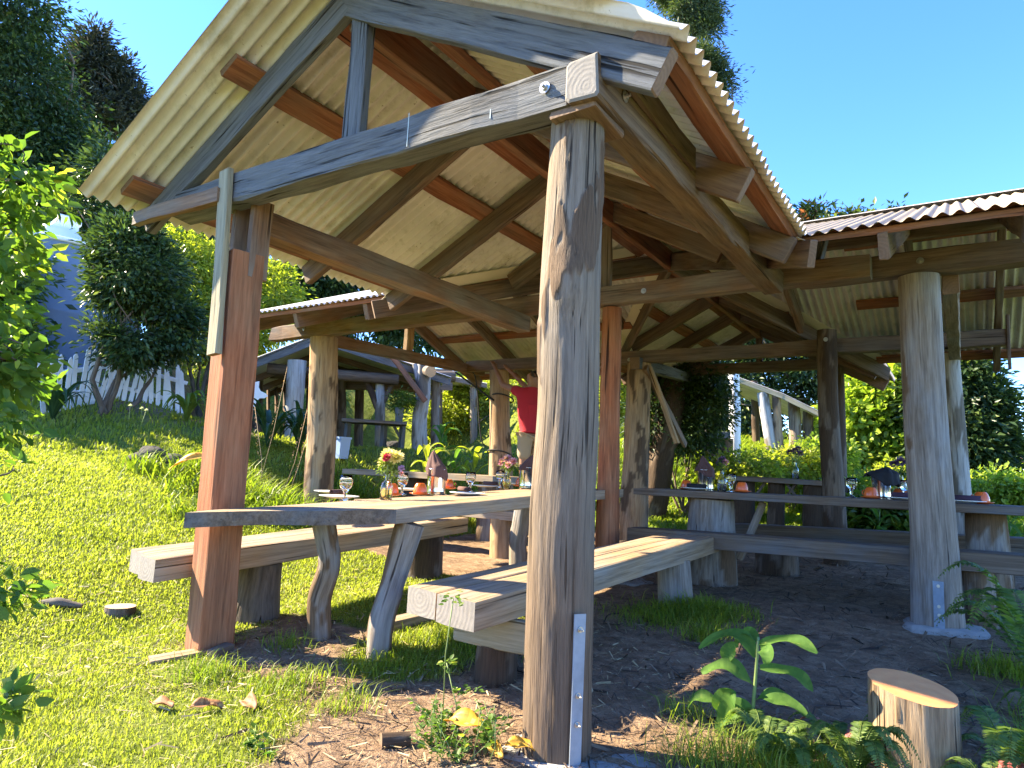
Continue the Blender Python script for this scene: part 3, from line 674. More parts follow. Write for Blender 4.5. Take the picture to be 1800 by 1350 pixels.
# serving table out on the bank
st = thing('side_table', (-2.0, 8.65, -.8), 'high plank serving table on dark trunk legs against the sunlit bank', 'table')
plank('table_top', [(-1.2, 8.45, .07), (-1.2, 8.95, .07), (-2.4, 8.95, .085), (-2.4, 8.45, .085)], .06, M['slabdark'], st, seed=20)
for x, r in ((-2.28, .13), (-1.9, .1), (-1.48, .12), (-1.22, .07)): log('leg', [(x, 8.65, gl(x, 8.65)), (x+.02, 8.65, .02)], [r, r*.9], M['logdark'], st, nu=28, dv=.04, rough=.08, barkiness=.4, seed=int(40-x*10))
for x0, x1 in ((-2.15, -2.0), (-1.8, -1.65), (-1.6, -1.75), (-1.4, -1.28)): beam('brace', (x0, 8.6, -.2), (x1, 8.6, .02), .03, .04, M['logdark'], st, up=(0, 1, 0))
# ---------------------------------------------------------------- ground
def dirt(x, y):
    x = np.asarray(x, float); y = np.asarray(y, float)
    n = .34*noise2(x, y, 1.7, 31, 4)+.12*noise2(x, y, 6, 33, 2)
    left = np.where(y < 2.1, -2.05+(y-1.4)*-.5, np.where(y < 2.95, -3.45, np.where(y < 4.6, -2.45, -5.4)))
    left = np.where(y < 2.1, np.minimum(left, -2.0), left)
    m = sstep(x-left+n, -.12, .16)
    right = .95+.0*y
    m = m*sstep(right-x+n, -.1, .25)*sstep(8.7-y+n, -.2, .3)
    t = np.exp(-(((x+2.45)/.42)**2+((y-3.15)/.5)**2))+np.exp(-(((x+2.35)/.3)**2+((y-2.62)/.22)**2))     # grass that survived between the benches
    m = m*(1-.9*sstep(t+n*.6, .35, .6))
    bed = sstep(y-.30*x, 8.0, 9.0)*sstep(-x, 8.5, 9.5)*sstep(9.0-y, 0, 1)*sstep(n+.1, -.1, .2)*.8
    return np.clip(np.maximum(m, bed), 0, 1)
def gmat():
    m, n, l, p = new_mat('soil_and_turf')
    co = n.new('ShaderNodeTexCoord').outputs['Object']
    a = n.new('ShaderNodeAttribute'); a.attribute_name = 'dirt'
    t1 = tex(n, l, co, 9, 8, .7); t2 = tex(n, l, co, 60, 4, .7); t3 = tex(n, l, co, 2.2, 4, .6)
    soil = ramp(n, l, t1, [(.3, (.10, .063, .038)), (.5, (.235, .155, .095)), (.7, (.42, .295, .185))])
    soil = mixc(n, l, ramp(n, l, t2, [(.45, 0.0), (.7, .7)]), soil, (.30, .20, .12))
    turf = ramp(n, l, t1, [(.3, (.08, .10, .02)), (.6, (.17, .20, .035)), (.8, (.27, .25, .08))])
    turf = mixc(n, l, ramp(n, l, t3, [(.55, 0.0), (.75, .5)]), turf, (.16, .12, .055))
    l.new(mixc(n, l, a.outputs['Fac'], turf, soil), p.inputs['Base Color'])
    p.inputs['Roughness'].default_value = 1; p.inputs['Specular IOR Level'].default_value = .1
    b = n.new('ShaderNodeBump'); b.inputs['Strength'].default_value = .9; b.inputs['Distance'].default_value = .03
    s = n.new('ShaderNodeMath'); s.operation = 'MULTIPLY_ADD'; s.inputs[1].default_value = .4; l.new(t2, s.inputs[0]); l.new(t1, s.inputs[2]); l.new(s.outputs[0], b.inputs['Height']); l.new(b.outputs[0], p.inputs['Normal'])
    return m
def axis(lo, hi, d, far0, far1):
    a = list(np.arange(lo, hi, d)); s = d; q = lo
    while q > far0: s *= 1.22; q -= s; a.insert(0, q)
    s = d; q = a[-1]
    while q < far1: s *= 1.22; q += s; a.append(q)
    return V(a)
gx = axis(-10, 1.6, .05, -500, 500); gy = axis(.6, 9.5, .05, -300, 900)
GX, GY = np.meshgrid(gx, gy); GD = dirt(GX, GY)
GZ = gz(GX, GY)+GD*.022*noise2(GX, GY, 7, 41, 3)+(1-GD)*.012*noise2(GX, GY, 4, 43, 2)
nx, ny = len(gx), len(gy)
q = (np.arange(ny-1)[:, None]*nx+np.arange(nx-1)[None, :]).ravel()
gro = fast('ground', np.stack([GX, GY, GZ], -1), 4, gmat(), faces=np.stack([q, q+1, q+nx+1, q+nx], -1))
at_ = gro.data.attributes.new('dirt', 'FLOAT', 'POINT'); at_.data.foreach_set('value', GD.ravel().astype(np.float32))
gro.data.polygons.foreach_set('use_smooth', np.ones(len(gro.data.polygons), bool)); tag(gro, kind='structure')

# ---------------------------------------------------------------- foliage builders
LM = {}
LM['lawn'] = leafmat('lawn_blade', (.19, .23, .03), (.36, .385, .075), .58, .5, (.52, .46, .2))
LM['lush'] = leafmat('lush_grass', (.12, .19, .02), (.29, .36, .04), .5, .45, (.46, .42, .13))
LM['dark'] = leafmat('dark_broadleaf', (.025, .05, .022), (.07, .115, .036), .35, .35, (.17, .21, .05))
LM['mid'] = leafmat('mid_broadleaf', (.065, .115, .02), (.18, .25, .04), .45, .4, (.33, .37, .07))
LM['bright'] = leafmat('yellow_green_leaf', (.15, .20, .02), (.36, .39, .05), .6, .4, (.52, .48, .1))
LM['conifer'] = leafmat('grey_conifer_spray', (.035, .04, .028), (.075, .085, .055), .15, .7, (.13, .11, .075))
LM['pine'] = leafmat('blue_green_needles', (.035, .06, .035), (.09, .13, .06), .25, .5, (.17, .19, .07))
LM['redtip'] = leafmat('red_tipped_leaf', (.06, .10, .03), (.14, .18, .05), .4, .4, (.42, .13, .08))
LM['vine'] = leafmat('vine_leaf', (.13, .21, .025), (.34, .43, .055), .5, .35, (.52, .54, .1))
LM['ginger'] = leafmat('ginger_leaf', (.06, .14, .03), (.13, .24, .05),   .5, .6, (.28, .34, .07), .12)
LM['near'] = leafmat('near_bush_leaf', (.06, .13, .025), (.16, .26, .04), .55, .45, (.42, .46, .06))
LM['dry'] = leafmat('dry_leaf', (.20, .08, .03), (.42, .22, .09), .3, .6, (.6, .42, .14))
LM['fern'] = leafmat('fern_pinna', (.06, .12, .025), (.17, .24, .05), .45, .5, (.32, .30, .09))
LM['pinkfern'] = leafmat('pink_fern_pinna', (.38, .10, .10), (.55, .20, .17), .4, .5)
LM['lobelia'] = leafmat('strap_leaf', (.02, .055, .022), (.05, .10, .035), .3, .35, (.10, .16, .05))
def blades(n, P, h, w, lean, rng, seg=2):
    """grass: each blade a bent strip, quad + tip triangle"""
    az = rng.uniform(0, 2*np.pi, n); d = np.stack([np.cos(az), np.sin(az), 0*az], -1); s = np.stack([-np.sin(az), np.cos(az), 0*az], -1)
    up = V([0, 0, 1.0]); m = P+d*(h*lean*.35)[:, None]+up*(h*.55)[:, None]; t = P+d*(h*lean)[:, None]+up*(h*(1-.35*lean))[:, None]
    w_ = w[:, None]*s
    return np.stack([P-w_, P+w_, m+w_*.8, m-w_*.8, t], 1)
BF = V([[0, 1, 2], [0, 2, 3], [3, 2, 4]])
def grass(name, n_try, box, hfun, dens, mat, rng, wid=(.0012, .0028), lean=(.15, .9), kind='stuff', label=None, cat=None, tint=None):
    x = rng.uniform(box[0], box[1], n_try); y = rng.uniform(box[2], box[3], n_try)
    k = rng.uniform(0, 1, n_try) < dens(x, y); x, y = x[k], y[k]; n = len(x)
    h = hfun(x, y)*rng.uniform(.55, 1.35, n); r = np.hypot(x, y)
    w = rng.uniform(*wid, n)*np.clip(r/3.2, .8, 5)
    P = np.stack([x, y, gz(x, y)-.005], -1)
    B = blades(n, P, h, w, rng.uniform(*lean, n), rng)
    F_ = (np.arange(n)[:, None, None]*5+BF[None]).reshape(-1, 3)
    tn_ = tint(x, y, rng) if tint else np.clip(.45+.35*noise2(x, y, 2.2, 71)+rng.normal(0, .2, n), 0, 1)
    o = fast(name, B, 3, mat, tint=np.repeat(tn_, 3), faces=F_); return tag(o, label, cat, None, kind)
def lawn_h(x, y): return .03+.022*np.clip(noise2(x, y, 1.6, 51), -1, 1)+.02*sstep(np.hypot(x, y), 4, 9)
rg = np.random.default_rng(11)
def lawn_d(x, y):
    r = np.hypot(x, y); az = np.arctan2(x, y)
    vis = (az > math.radians(-100)) & (az < math.radians(8))
    fall = np.clip((3.0/np.maximum(r, 1.5))**1.1, .10, 1)
    return vis*fall*np.clip(1-dirt(x, y)*1.02, 0, 1)*np.clip(.75+.55*noise2(x, y, 2.6, 61), .15, 1)
def lawn_tint(x, y, r): return np.clip(.38+.30*sstep(noise2(x, y, .9, 77), .1, .5)-.15*sstep(noise2(x, y, 2.1, 78), .1, .5)+.4*noise2(x, y, 1.1, 71)+.25*noise2(x, y, 5, 72)+r.normal(0, .12, len(x))+.4*(r.uniform(0, 1, len(x)) < .05), 0, 1)
grass('lawn_grass', 1150000, (-9, -1.0, -.4, 7.0), lawn_h, lawn_d, LM['lawn'], rg, label='short mown lawn grass, yellow green in the sun', tint=lawn_tint, wid=(.0015, .003))
grass('lawn_grass', 420000, (-26, -5, -3, 24), lambda x, y: lawn_h(x, y)*1.6, lambda x, y: lawn_d(x, y)*(4+2*(y > 12))*(1-(x > -9)*(y < 7.0)), LM['lawn'], rg, label='lawn running up the slope to the picket fence', wid=(.0022, .004), tint=lawn_tint)
grass('meadow_grass', 150000, (-7, 2.5, 8.2, 30), lambda x, y: .09+.10*sstep(y, 9, 14)+0*x, lambda x, y: (np.arctan2(x, y) < math.radians(9))*(np.arctan2(x, y) > math.radians(-40))*np.clip(12/y, .2, 1)*(1-dirt(x, y)), LM['lush'], rg, label='long rank grass on the bank behind the cross wing', wid=(.002, .004), lean=(.3, 1.3))
def tuft_d(x, y):
    c = [(-2.35, 2.62, .2), (-2.3, 3.1, .25), (-2.55, 2.1, .16), (-2.15, 2.05, .12), (-1.63, 4.45, .3), (-1.45, 4.8, .22), (-.98, 2.85, .09), (.15, 4.5, .16), (.4, 3.7, .2), (-.55, 2.5, .13), (-.8, 2.45, .12), (-.65, 2.55, .12), (-.42, 2.6, .12), (.3, 2.9, .16), (.25, 3.3, .16), (-1.3, 4.1, .13), (.55, 5.2, .2), (-.25, 3.9, .06), (-2.9, 1.95, .12), (-3.0, 2.45, .1)]
    return np.clip(sum(np.exp(-((x-a)**2+(y-b)**2)/(2*(s*.6)**2)) for a, b, s in c)*.7, 0, 1)
grass('grass_tufts', 160000, (-3.4, .9, 1.7, 5.6), lambda x, y: .07+.09*np.clip(noise2(x, y, 3, 81)+.35, 0, 1), tuft_d, LM['lush'], rg, label='loose tufts of longer grass around post and bench feet', wid=(.0013, .0026), lean=(.3, 1.4))
def bank_d(x, y):
    c = [(-6.6, 4.5, .5), (-7.3, 4.5, .35), (-6.1, 4.6, .45), (-7.0, 4.9, .5), (-5.75, 4.4, .3), (-7.9, 4.2, .2), (-6.3, 6.3, .4), (-7.0, 6.6, .5), (-6.4, 7.4, .5), (-5.9, 3.7, .25)]
    return np.clip(sum(np.exp(-((x-a)**2+(y-b)**2)/(2*(s*.6)**2)) for a, b, s in c), 0, 1)
grass('bank_grass', 30000, (-9, -5.4, 3.2, 8.2), lambda x, y: .24+.12*sstep(y, 4.1, 4.7)+.16*np.clip(noise2(x, y, 1.2, 83), -1, 1), bank_d, LM['lush'], rg, label='tall arching grass on the bank by the golden post', wid=(.0022, .0042), lean=(.4, 1.5))

# litter on the bare floor: chips, straw, bits of bark
def litter(name, n, box, mat, rng, L=(.01, .045), label=None, dens=None):
    x = rng.uniform(box[0], box[1], n); y = rng.uniform(box[2], box[3], n); k = rng.uniform(0, 1, n) < (dens(x, y) if dens else dirt(x, y)); x, y = x[k], y[k]; n = len(x)
    az = rng.uniform(0, 6.28, n); tl = rng.normal(0, .25, n); l = rng.uniform(*L, n); w = l*rng.uniform(.03, .14, n)
    d = np.stack([np.cos(az)*np.cos(tl), np.sin(az)*np.cos(tl), np.sin(tl)], -1); s = np.stack([-np.sin(az), np.cos(az), rng.normal(0, .4, n)], -1)
    P = np.stack([x, y, gz(x, y)+.008+rng.uniform(0, .012, n)], -1)
    a, b = P-d*l[:, None]/2, P+d*l[:, None]/2; w = w[:, None]/2
    Q = np.stack([a-s*w, a+s*w, b+s*w*.7, b-s*w*.7], 1)
    o = fast(name, Q, 4, mat, tint=rng.uniform(0, 1, n)); return tag(o, label, None, None, 'stuff')
chipm = leafmat('wood_chip', (.07, .044, .028), (.2, .13, .08), 0, .9, (.40, .30, .19))
litter('wood_chips', 150000, (-3.6, .9, 1.3, 8), chipm, rg, (.006, .03), 'wood chips and straw covering the bare earth floor', lambda x, y: dirt(x, y)*np.clip(3.2/np.hypot(x, y), .25, 1))
litter('bark_mulch', 8000, (-3.6, .9, 1.3, 8), leafmat('bark_mulch_strip', (.03, .02, .014), (.13, .085, .052), 0, .9, (.28, .2, .125)), rg, (.035, .12), 'long fibrous strips of bark mulch on the bare floor', lambda x, y: dirt(x, y)*np.clip(3.2/np.hypot(x, y), .25, 1))
litter('dry_straw', 14000, (-5.5, -1.2, 1.0, 4.5), leafmat('straw', (.30, .22, .11), (.5, .40, .22), .1, .8), rg, (.02, .07), 'dry straw lying in the lawn', lambda x, y: np.clip(.35+.6*noise2(x, y, 1.5, 91), 0, 1)*(1-.4*dirt(x, y)))

LF = V([[0, 1, 2], [0, 2, 3]])
LF6 = V([[0, 1, 2], [0, 2, 3], [0, 3, 4], [0, 4, 5]])
def leaf_quads(P, D, N, L, Wd, fold=.12, droop=.12, broad=False):
    D = D/(np.linalg.norm(D, axis=1)[:, None]+1e-9); Sd = np.cross(D, N); Sd /= np.linalg.norm(Sd, axis=1)[:, None]+1e-9; N = np.cross(Sd, D)
    L = L[:, None]; Wd = Wd[:, None]
    r = P+D*L*.42+Sd*Wd*.5+N*Wd*fold; l = P+D*L*.42-Sd*Wd*.5+N*Wd*fold; t = P+D*L-N*L*droop
    if not broad: return np.stack([P, r, t, l], 1)
    r = P+D*L*.25+Sd*Wd*.42+N*Wd*fold; l = P+D*L*.25-Sd*Wd*.42+N*Wd*fold; r2 = P+D*L*.62+Sd*Wd*.40+N*(Wd*fold-L*droop*.3); l2 = P+D*L*.62-Sd*Wd*.40+N*(Wd*fold-L*droop*.3)
    return np.stack([P, r, r2, t, l2, l], 1)
def leaf_mesh(name, P, D, N, L, Wd, mat, parent, tint, fold=.12, droop=.12):
    n = len(P); br = np.mean(Wd/np.maximum(L, 1e-6)) > .5; Q = leaf_quads(P, D, N, L, Wd, fold, droop, br)
    F_ = (np.arange(n)[:, None, None]*(6 if br else 4)+(LF6 if br else LF)[None]).reshape(-1, 3)
    return fast(name, Q, 3, mat, parent, np.repeat(tint, 4 if br else 2), faces=F_)
def crown_pts(ell, n_cl, rng, inner=.5, gap=-.2, gscale=1.0):
    ell = [(V(c), V(r)) for c, r in ell]; w = V([np.prod(r)**(2/3) for c, r in ell]); w /= w.sum(); out = []; ctr = []
    while len(out) < n_cl:
        k = rng.choice(len(ell), p=w); c, r = ell[k]; d = nrm(rng.normal(size=3)); u = inner+(1-inner)*rng.uniform()**.6
        q = c+d*r*u*(1+.18*noise(V(d*2.3+k), 5))
        if noise(q*gscale/np.mean(r), 17+k) < gap: continue
        out.append(q); ctr.append(c)
    return V(out), V(ctr)
def crown(name, mat, parent, ell, n_cl, per, leaf, clr, seed, droop=.3, aspect=.38, gap=-.25, up=.6, tint_top=.0):
    rng = np.random.default_rng(seed); Cc, Ct = crown_pts(ell, n_cl, rng, gap=gap)
    n = n_cl*per; c = np.repeat(Cc, per, 0); o = c-np.repeat(Ct, per, 0); o /= np.linalg.norm(o, axis=1)[:, None]+1e-9
    off = rng.normal(size=(n, 3))*V([1, 1, .75])*clr*np.repeat(rng.uniform(.6, 1.4, n_cl), per)[:, None]*.6
    P = c+off; D = off/(clr+1e-9)*.8+o*.6+rng.normal(size=(n, 3))*.45+V([0, 0, -droop]); N = o*.5+rng.normal(size=(n, 3))*.5+V([0, 0, up])
    L = leaf*rng.uniform(.55, 1.25, n); Wd = L*aspect*rng.uniform(.7, 1.3, n)
    tn_ = np.repeat(rng.normal(.45, .2, n_cl), per)+rng.normal(0, .15, n)
    return leaf_mesh(name, P, D, N, L, Wd, mat, parent, np.clip(tn_, 0, 1)), Cc
def limbs(name, base, top, r0, targets, mat, parent, rng, stems=1, bend=.12):
    """trunk(s) from base to top with limbs reaching into the crown"""
    mb = MB(); base = V(base); top = V(top); H = np.linalg.norm(top-base)
    def path(a, b, n=7, k=bend):
        t = np.linspace(0, 1, n)[:, None]; p = a+(b-a)*t; w = rng.normal(size=3)*k*np.linalg.norm(b-a); w[2] *= .3
        return p+np.sin(np.pi*t)*w+rng.normal(0, .012*np.linalg.norm(b-a), (n, 3))*np.sin(np.pi*t)
    for s in range(stems):
        b = base+(rng.normal(size=3)*V([1, 1, 0])*r0*1.6 if stems > 1 else 0); e = top+(rng.normal(size=3)*V([1, 1, .4])*H*.2 if stems > 1 else 0)
        tp = path(b, e, 9); mb.tube(tp, np.linspace(r0, r0*.3, 9)*(1.0 if stems == 1 else rng.uniform(.6, 1)), 9)
        for q in targets[s::stems]:
            k = rng.integers(3, 8); a = tp[k]; r = r0*(.5-.045*k)
            pp = path(a, V(q), 6, .18); mb.tube(pp, np.linspace(max(r, .01), max(.15*r, .005), 6), 6)
    return mb.build(name, mat, parent, True)
def px_ell(px, py, rx, ry, d, rd=None):
    c = at(px, py, d); k = d/F*1.03; return (c, V([rx*k, (rd or rx)*k, ry*k]))
def tree(name, label, cat, base_px, d, ells, n_cl, per, leaf, mat, seed, trunk=.12, group=None, stems=1, top=None, clr=.3, nl=14, ground=True, **kw):
    """ells in photo pixels at distance d: (px, py, rx, ry[, dd])"""
    rng = np.random.default_rng(seed+1000)
    E_ = [px_ell(e[0], e[1], e[2], e[3], d+(e[4] if len(e) > 4 else 0)) for e in ells]
    b = at(base_px[0], base_px[1], d); b[2] = G(b[0], b[1])-.05
    t = thing(name, b, label, cat, group)
    cr, Cc = crown('crown', LM[mat], t, E_, n_cl, per, leaf, clr, seed, **kw)
    tp = V(np.mean([e[0] for e in E_], axis=0)) if top is None else at(top[0], top[1], d)
    limbs('trunk', b, tp, trunk, Cc[rng.choice(len(Cc), min(nl, len(Cc)), replace=False)], M['bark'], t, rng, stems)
    return t
# ---------------------------------------------------------------- trees and shrubs
tree('broadleaf_tree', 'huge dark glossy tree filling the upper corner beside the roof', 'tree', (40, 640), 42,
     [(-15, 20, 72, 95), (15, 180, 85, 85), (60, 290, 105, 80), (20, 340, 110, 100), (140, 330, 45, 65), (115, 245, 50, 45), (70, 410, 100, 60)], 1100, 85, .33, 'dark', 1, .5, clr=1.0, droop=.5, top=(50, 200), gap=-.3)
tree('conifer_tree', 'sparse grey brown conifer standing tall behind the huge dark tree', 'tree', (190, 560), 50,
     [(163, 72, 14, 26), (160, 118, 34, 26), (128, 150, 28, 26), (215, 132, 9, 22), (185, 165, 34, 30), (228, 190, 22, 34), (175, 215, 60, 40), (232, 235, 28, 30), (150, 260, 80, 60)], 420, 60, .5, 'conifer', 2, .5, clr=.7, aspect=.22, gap=.05, nl=26, top=(168, 60))
tree('evergreen_tree', 'dark evergreen behind the yellow green shrub, under the low eave', 'tree', (240, 560), 32,
     [(235, 330, 70, 70), (300, 440, 90, 50), (180, 400, 70, 60), (360, 450, 80, 50)], 330, 70, .32, 'dark', 3, .2, clr=.55, gap=-.1)
tree('evergreen_tree', 'dark evergreen above the rustic shed, in the gap below the front roof', 'tree', (600, 640), 36,
     [(580, 490, 90, 40), (500, 520, 80, 45), (660, 520, 80, 50), (640, 570, 70, 40), (735, 590, 60, 40)], 380, 70, .36, 'dark', 4, .2, clr=.75)
tree('leafy_shrub', 'dense dark shrub with a leaning trunk growing through the picket fence', 'shrub', (185, 700), 12,
     [(235, 470, 60, 65), (230, 560, 65, 70), (285, 570, 45, 50), (235, 615, 35, 25), (215, 430, 25, 35), (268, 425, 22, 32), (330, 600, 26, 20), (172, 600, 22, 30)], 420, 70, .11, 'dark', 5, .07, stems=4, top=(250, 560), clr=.2, gap=-.08)
tree('leafy_shrub', 'bright yellow green shrub catching the sun beside the square red post', 'shrub', (360, 690), 15.5,
     [(325, 455, 45, 45), (300, 505, 30, 45), (345, 530, 40, 50), (390, 500, 60, 60), (350, 570, 75, 50), (470, 515, 50, 55), (430, 580, 60, 45)], 480, 60, .13, 'bright', 6, .07, stems=4, top=(370, 560), clr=.24, gap=-.3)
tree('leafy_shrub', 'sparse overhanging shrub in front of the blue water tank', 'shrub', (20, 700), 14.5,
     [(0, 470, 50, 50), (0, 560, 40, 60), (45, 660, 50, 30), (0, 640, 50, 60)], 240, 60, .14, 'mid', 7, .06, stems=3, top=(30, 560), clr=.26, gap=-.1)
# tree tops and trees on the right
tree('pine_tree', 'tall pine with blue green tufts rising over the roof edge', 'tree', (1240, 560), 24,
     [(1205, -30, 60, 40), (1222, 20, 40, 28), (1238, 62, 26, 28), (1246, 105, 26, 26), (1262, 145, 22, 20), (1278, 168, 9, 10), (1225, 150, 50, 60), (1220, 260, 40, 80), (1225, 350, 50, 80)], 700, 100, .19, 'pine', 8, .2, clr=.3, aspect=.24, droop=.25, gap=-.15, nl=20, top=(1215, -60))
tree('red_tipped_tree', 'small tree with red tipped leaves showing above the tan wing roof', 'tree', (1480, 560), 24,
     [(1435, 385, 30, 28), (1480, 395, 40, 20), (1520, 400, 30, 20), (1575, 375, 10, 8), (1500, 440, 80, 40)], 170, 40, .26, 'redtip', 9, .12, clr=.3, gap=-.1)
tree('hillside_tree', 'dark leafy tree closing the view behind the far small shelter', 'tree', (1440, 760), 25,
     [(1380, 620, 80, 50), (1470, 640, 70, 60), (1330, 590, 70, 40), (1520, 600, 60, 50), (1430, 700, 60, 50), (1310, 700, 60, 60), (1360, 740, 60, 40), (1270, 650, 50, 50)], 420, 75, .21, 'dark', 10, .16, clr=.45, gap=-.3)
tree('vine_thicket', 'sunlit thicket of climbing vines between the dark knotty post and the big grey post', 'shrub', (1560, 850), 18,
     [(1560, 640, 60, 60), (1540, 720, 60, 70), (1600, 720, 60, 80), (1510, 770, 50, 40), (1640, 790, 60, 50), (1580, 790, 60, 40)], 460, 70, .17, 'vine', 12, .08, stems=3, clr=.3, gap=-.35, aspect=.75)
tree('broadleaf_tree', 'rounded dark tree at the bright edge of the sky beyond the big grey post', 'tree', (1720, 860), 17,
     [(1695, 655, 30, 32), (1705, 725, 45, 60), (1695, 795, 55, 45), (1745, 725, 14, 34), (1740, 790, 22, 38), (1665, 700, 40, 60)], 460, 75, .17, 'dark', 13, .12, clr=.28, gap=-.3)
tree('hedge_shrub', 'dark small-leaved shrub on thin bare stems behind the leaning forked post', 'shrub', (1205, 900), 11.5,
     [(1225, 660, 55, 45), (1235, 715, 45, 40), (1180, 700, 50, 60), (1150, 740, 40, 60), (1215, 760, 40, 35)], 380, 75, .085, 'dark', 14, .035, stems=7, clr=.18, gap=-.35, top=(1210, 720))
tree('leafy_shrub', 'pale bright shrub glimpsed between the round log posts at the back', 'shrub', (1090, 860), 18,
     [(1085, 700, 40, 60), (1095, 800, 45, 60), (1050, 760, 40, 60)], 240, 60, .15, 'bright', 15, .06, stems=3, clr=.25)
tree('leafy_shrub', 'bright shrub behind the man in the red shirt', 'shrub', (890, 830), 18,
     [(890, 700, 40, 50), (830, 720, 45, 45), (930, 760, 50, 60), (780, 740, 40, 45), (880, 790, 60, 40)], 340, 60, .15, 'bright', 16, .06, stems=3, clr=.32)
tree('leafy_shrub', 'yellow green bush on the far slope seen through the rustic shed', 'shrub', (640, 790), 21,
     [(620, 715, 60, 35), (690, 710, 60, 40), (660, 735, 70, 30), (740, 715, 50, 40), (800, 720, 40, 40), (580, 730, 40, 30)], 340, 60, .19, 'bright', 17, .06, stems=3, clr=.35)
for k, (px, py, rx, ry, d, m_, lab) in enumerate([
        (1300, 835, 65, 32, 11.5, 'bright', 'low bushy mound of bright clover leaves behind the serving table'),
        (1390, 825, 60, 32, 12.5, 'bright', 'low bright green mound left of the dark knotty post, under the far shelter'),
        (1510, 880, 55, 40, 11, 'vine', 'low leafy weeds between the dark knotty post and the black napkin'),
        (1560, 920, 45, 30, 10, 'mid', 'patch of broad dark leaves under the edge of the dark table'),
        (1745, 865, 60, 22, 12, 'vine', 'low weeds on the lit bank right of the big grey post'),
        (1600, 850, 50, 30, 13, 'bright', 'low bright leaves right behind the big grey post'),
        (1450, 800, 40, 25, 14, 'vine', 'green leaves along the crest of the bank behind the dark knotty post')]):
    tree('low_bush', lab, 'bush', (px, py+ry), d, [(px, py, rx, ry), (px-rx*.5, py+ry*.3, rx*.5, ry*.7), (px+rx*.5, py+ry*.4, rx*.5, ry*.7)], 150, 55, .075 if m_ != 'mid' else .12, m_, 40+k, .02, group='low bushes on the bank', stems=3, clr=.16, gap=-.5, aspect=.6, nl=8)
# trees off to the left throw the shade on the upper lawn; three more close the view if one steps aside
for k, (x, y, h, r, lab) in enumerate([(-15.6, 3.2, 3.0, 1.6, 'dark bushy tree on the slope outside the view, nearest the lawn'), (-53, 8.0, 26, 6, 'tall dark tree outside the view beside the huge glossy tree')]):
    rng = np.random.default_rng(300+k); b = V([x, y, G(x, y)]); t = thing('broadleaf_tree', b, lab, 'tree')
    E_ = [(b+V([0, 0, h*.62]), V([r, r, h*.36])), (b+V([r*.5, r*.3, h*.45]), V([r*.7, r*.7, h*.22])), (b+V([-r*.4, -.2, h*.8]), V([r*.6, r*.6, h*.2]))]
    cr, Cc = crown('crown', LM['dark'], t, E_, 420, 60, .24, .5, 310+k); limbs('trunk', b, b+V([0, 0, h*.7]), .2, Cc[:12], M['bark'], t, rng)

# ---------------------------------------------------------------- water tank, picket fence
tk = at(75, 600, 17.0); tk[2] = G(tk[0], tk[1])
tank = thing('water_tank', tk, 'big blue grey water tank with a white neck standing behind the picket fence', 'tank')
tankm = plain('blue_grey_tank_wall', (.12, .17, .26), .55, var=.3, bscale=2.5)
topz = at(75, 448, 17)[2]-tk[2]; RT = 1.75
lathe('wall', [(RT, -1.0), (RT, .6), (RT*1.004, .62), (RT*1.004, .66), (RT, .68), (RT, 1.5), (RT*1.004, 1.52), (RT, 1.56), (RT, topz-.08)], tankm, tank, 64, tk)
lathe('lid', [(RT*1.0, topz-.08), (RT*1.035, topz-.07), (RT*1.035, topz-.01), (RT*.99, topz+.02), (.5, topz+.28), (.46, topz+.30)], M['white_paint'], tank, 64, tk)
nz = topz+.28
lathe('neck', [(.46, nz), (.46, nz+.12), (.43, nz+.14), (.43, nz+.25), (.36, nz+.28), (.36, nz+.5), (.40, nz+.51), (.40, nz+.56), (.2, nz+.62), (.01, nz+.63)], plain('translucent_white_plastic', (.72, .76, .80), .4), tank, 40, tk)
def picket_fence(pts, label, seed, h=.86, gap=.105, lean=0):
    rng = np.random.default_rng(seed); a, b = V(pts[0]), V(pts[1]); L = np.linalg.norm((b-a)[:2]); n = int(L/gap); u = (b-a)/np.linalg.norm((b-a)[:2]); u[2] = 0; nn = V([u[1], -u[0], 0])
    t = thing('picket_fence', a, label, 'fence', None)
    for k in range(n+1):
        p = a+(b-a)*k/n; p[2] = G(p[0], p[1]); hh = h*rng.uniform(.9, 1.08); tl = lean*(k/n-.5)*2+rng.normal(0, .05); w = .035
        ax = nrm(V([u[0]*math.sin(tl), u[1]*math.sin(tl), math.cos(tl)])+nn*rng.normal(.04, .04)); sd = nrm(np.cross(ax, nn)); vs = []
        for s in (-.008, .008):
            for (q, z) in ((-w, -.1), (w, -.1), (w, hh-.06), (0, hh), (-w, hh-.06)): vs.append(p+sd*q+ax*z+nn*s)
        fs = [(0, 1, 2, 3, 4), (9, 8, 7, 6, 5)]+[(i, i+5, (i+1) % 5+5, (i+1) % 5) for i in range(5)]
        mesh('picket', vs, fs, M['white_paint'], t)
    for z in (.25, .62): beam('rail', a+V([0, 0, G(a[0], a[1])-a[2]+z])-nn*.035, b+V([0, 0, G(b[0], b[1])-b[2]+z])-nn*.035, .03, .07, M['white_paint'], t)
    return t
picket_fence([at(82, 690, 12.6), at(196, 694, 13.2)], 'sagging white picket fence panel in the shade below the tank', 3, .92, lean=.12)
picket_fence([at(205, 700, 13.3), at(326, 706, 13.2)], 'white picket fence panel leaning under the dark shrub, nearer the square red post', 4, .86, lean=-.16)

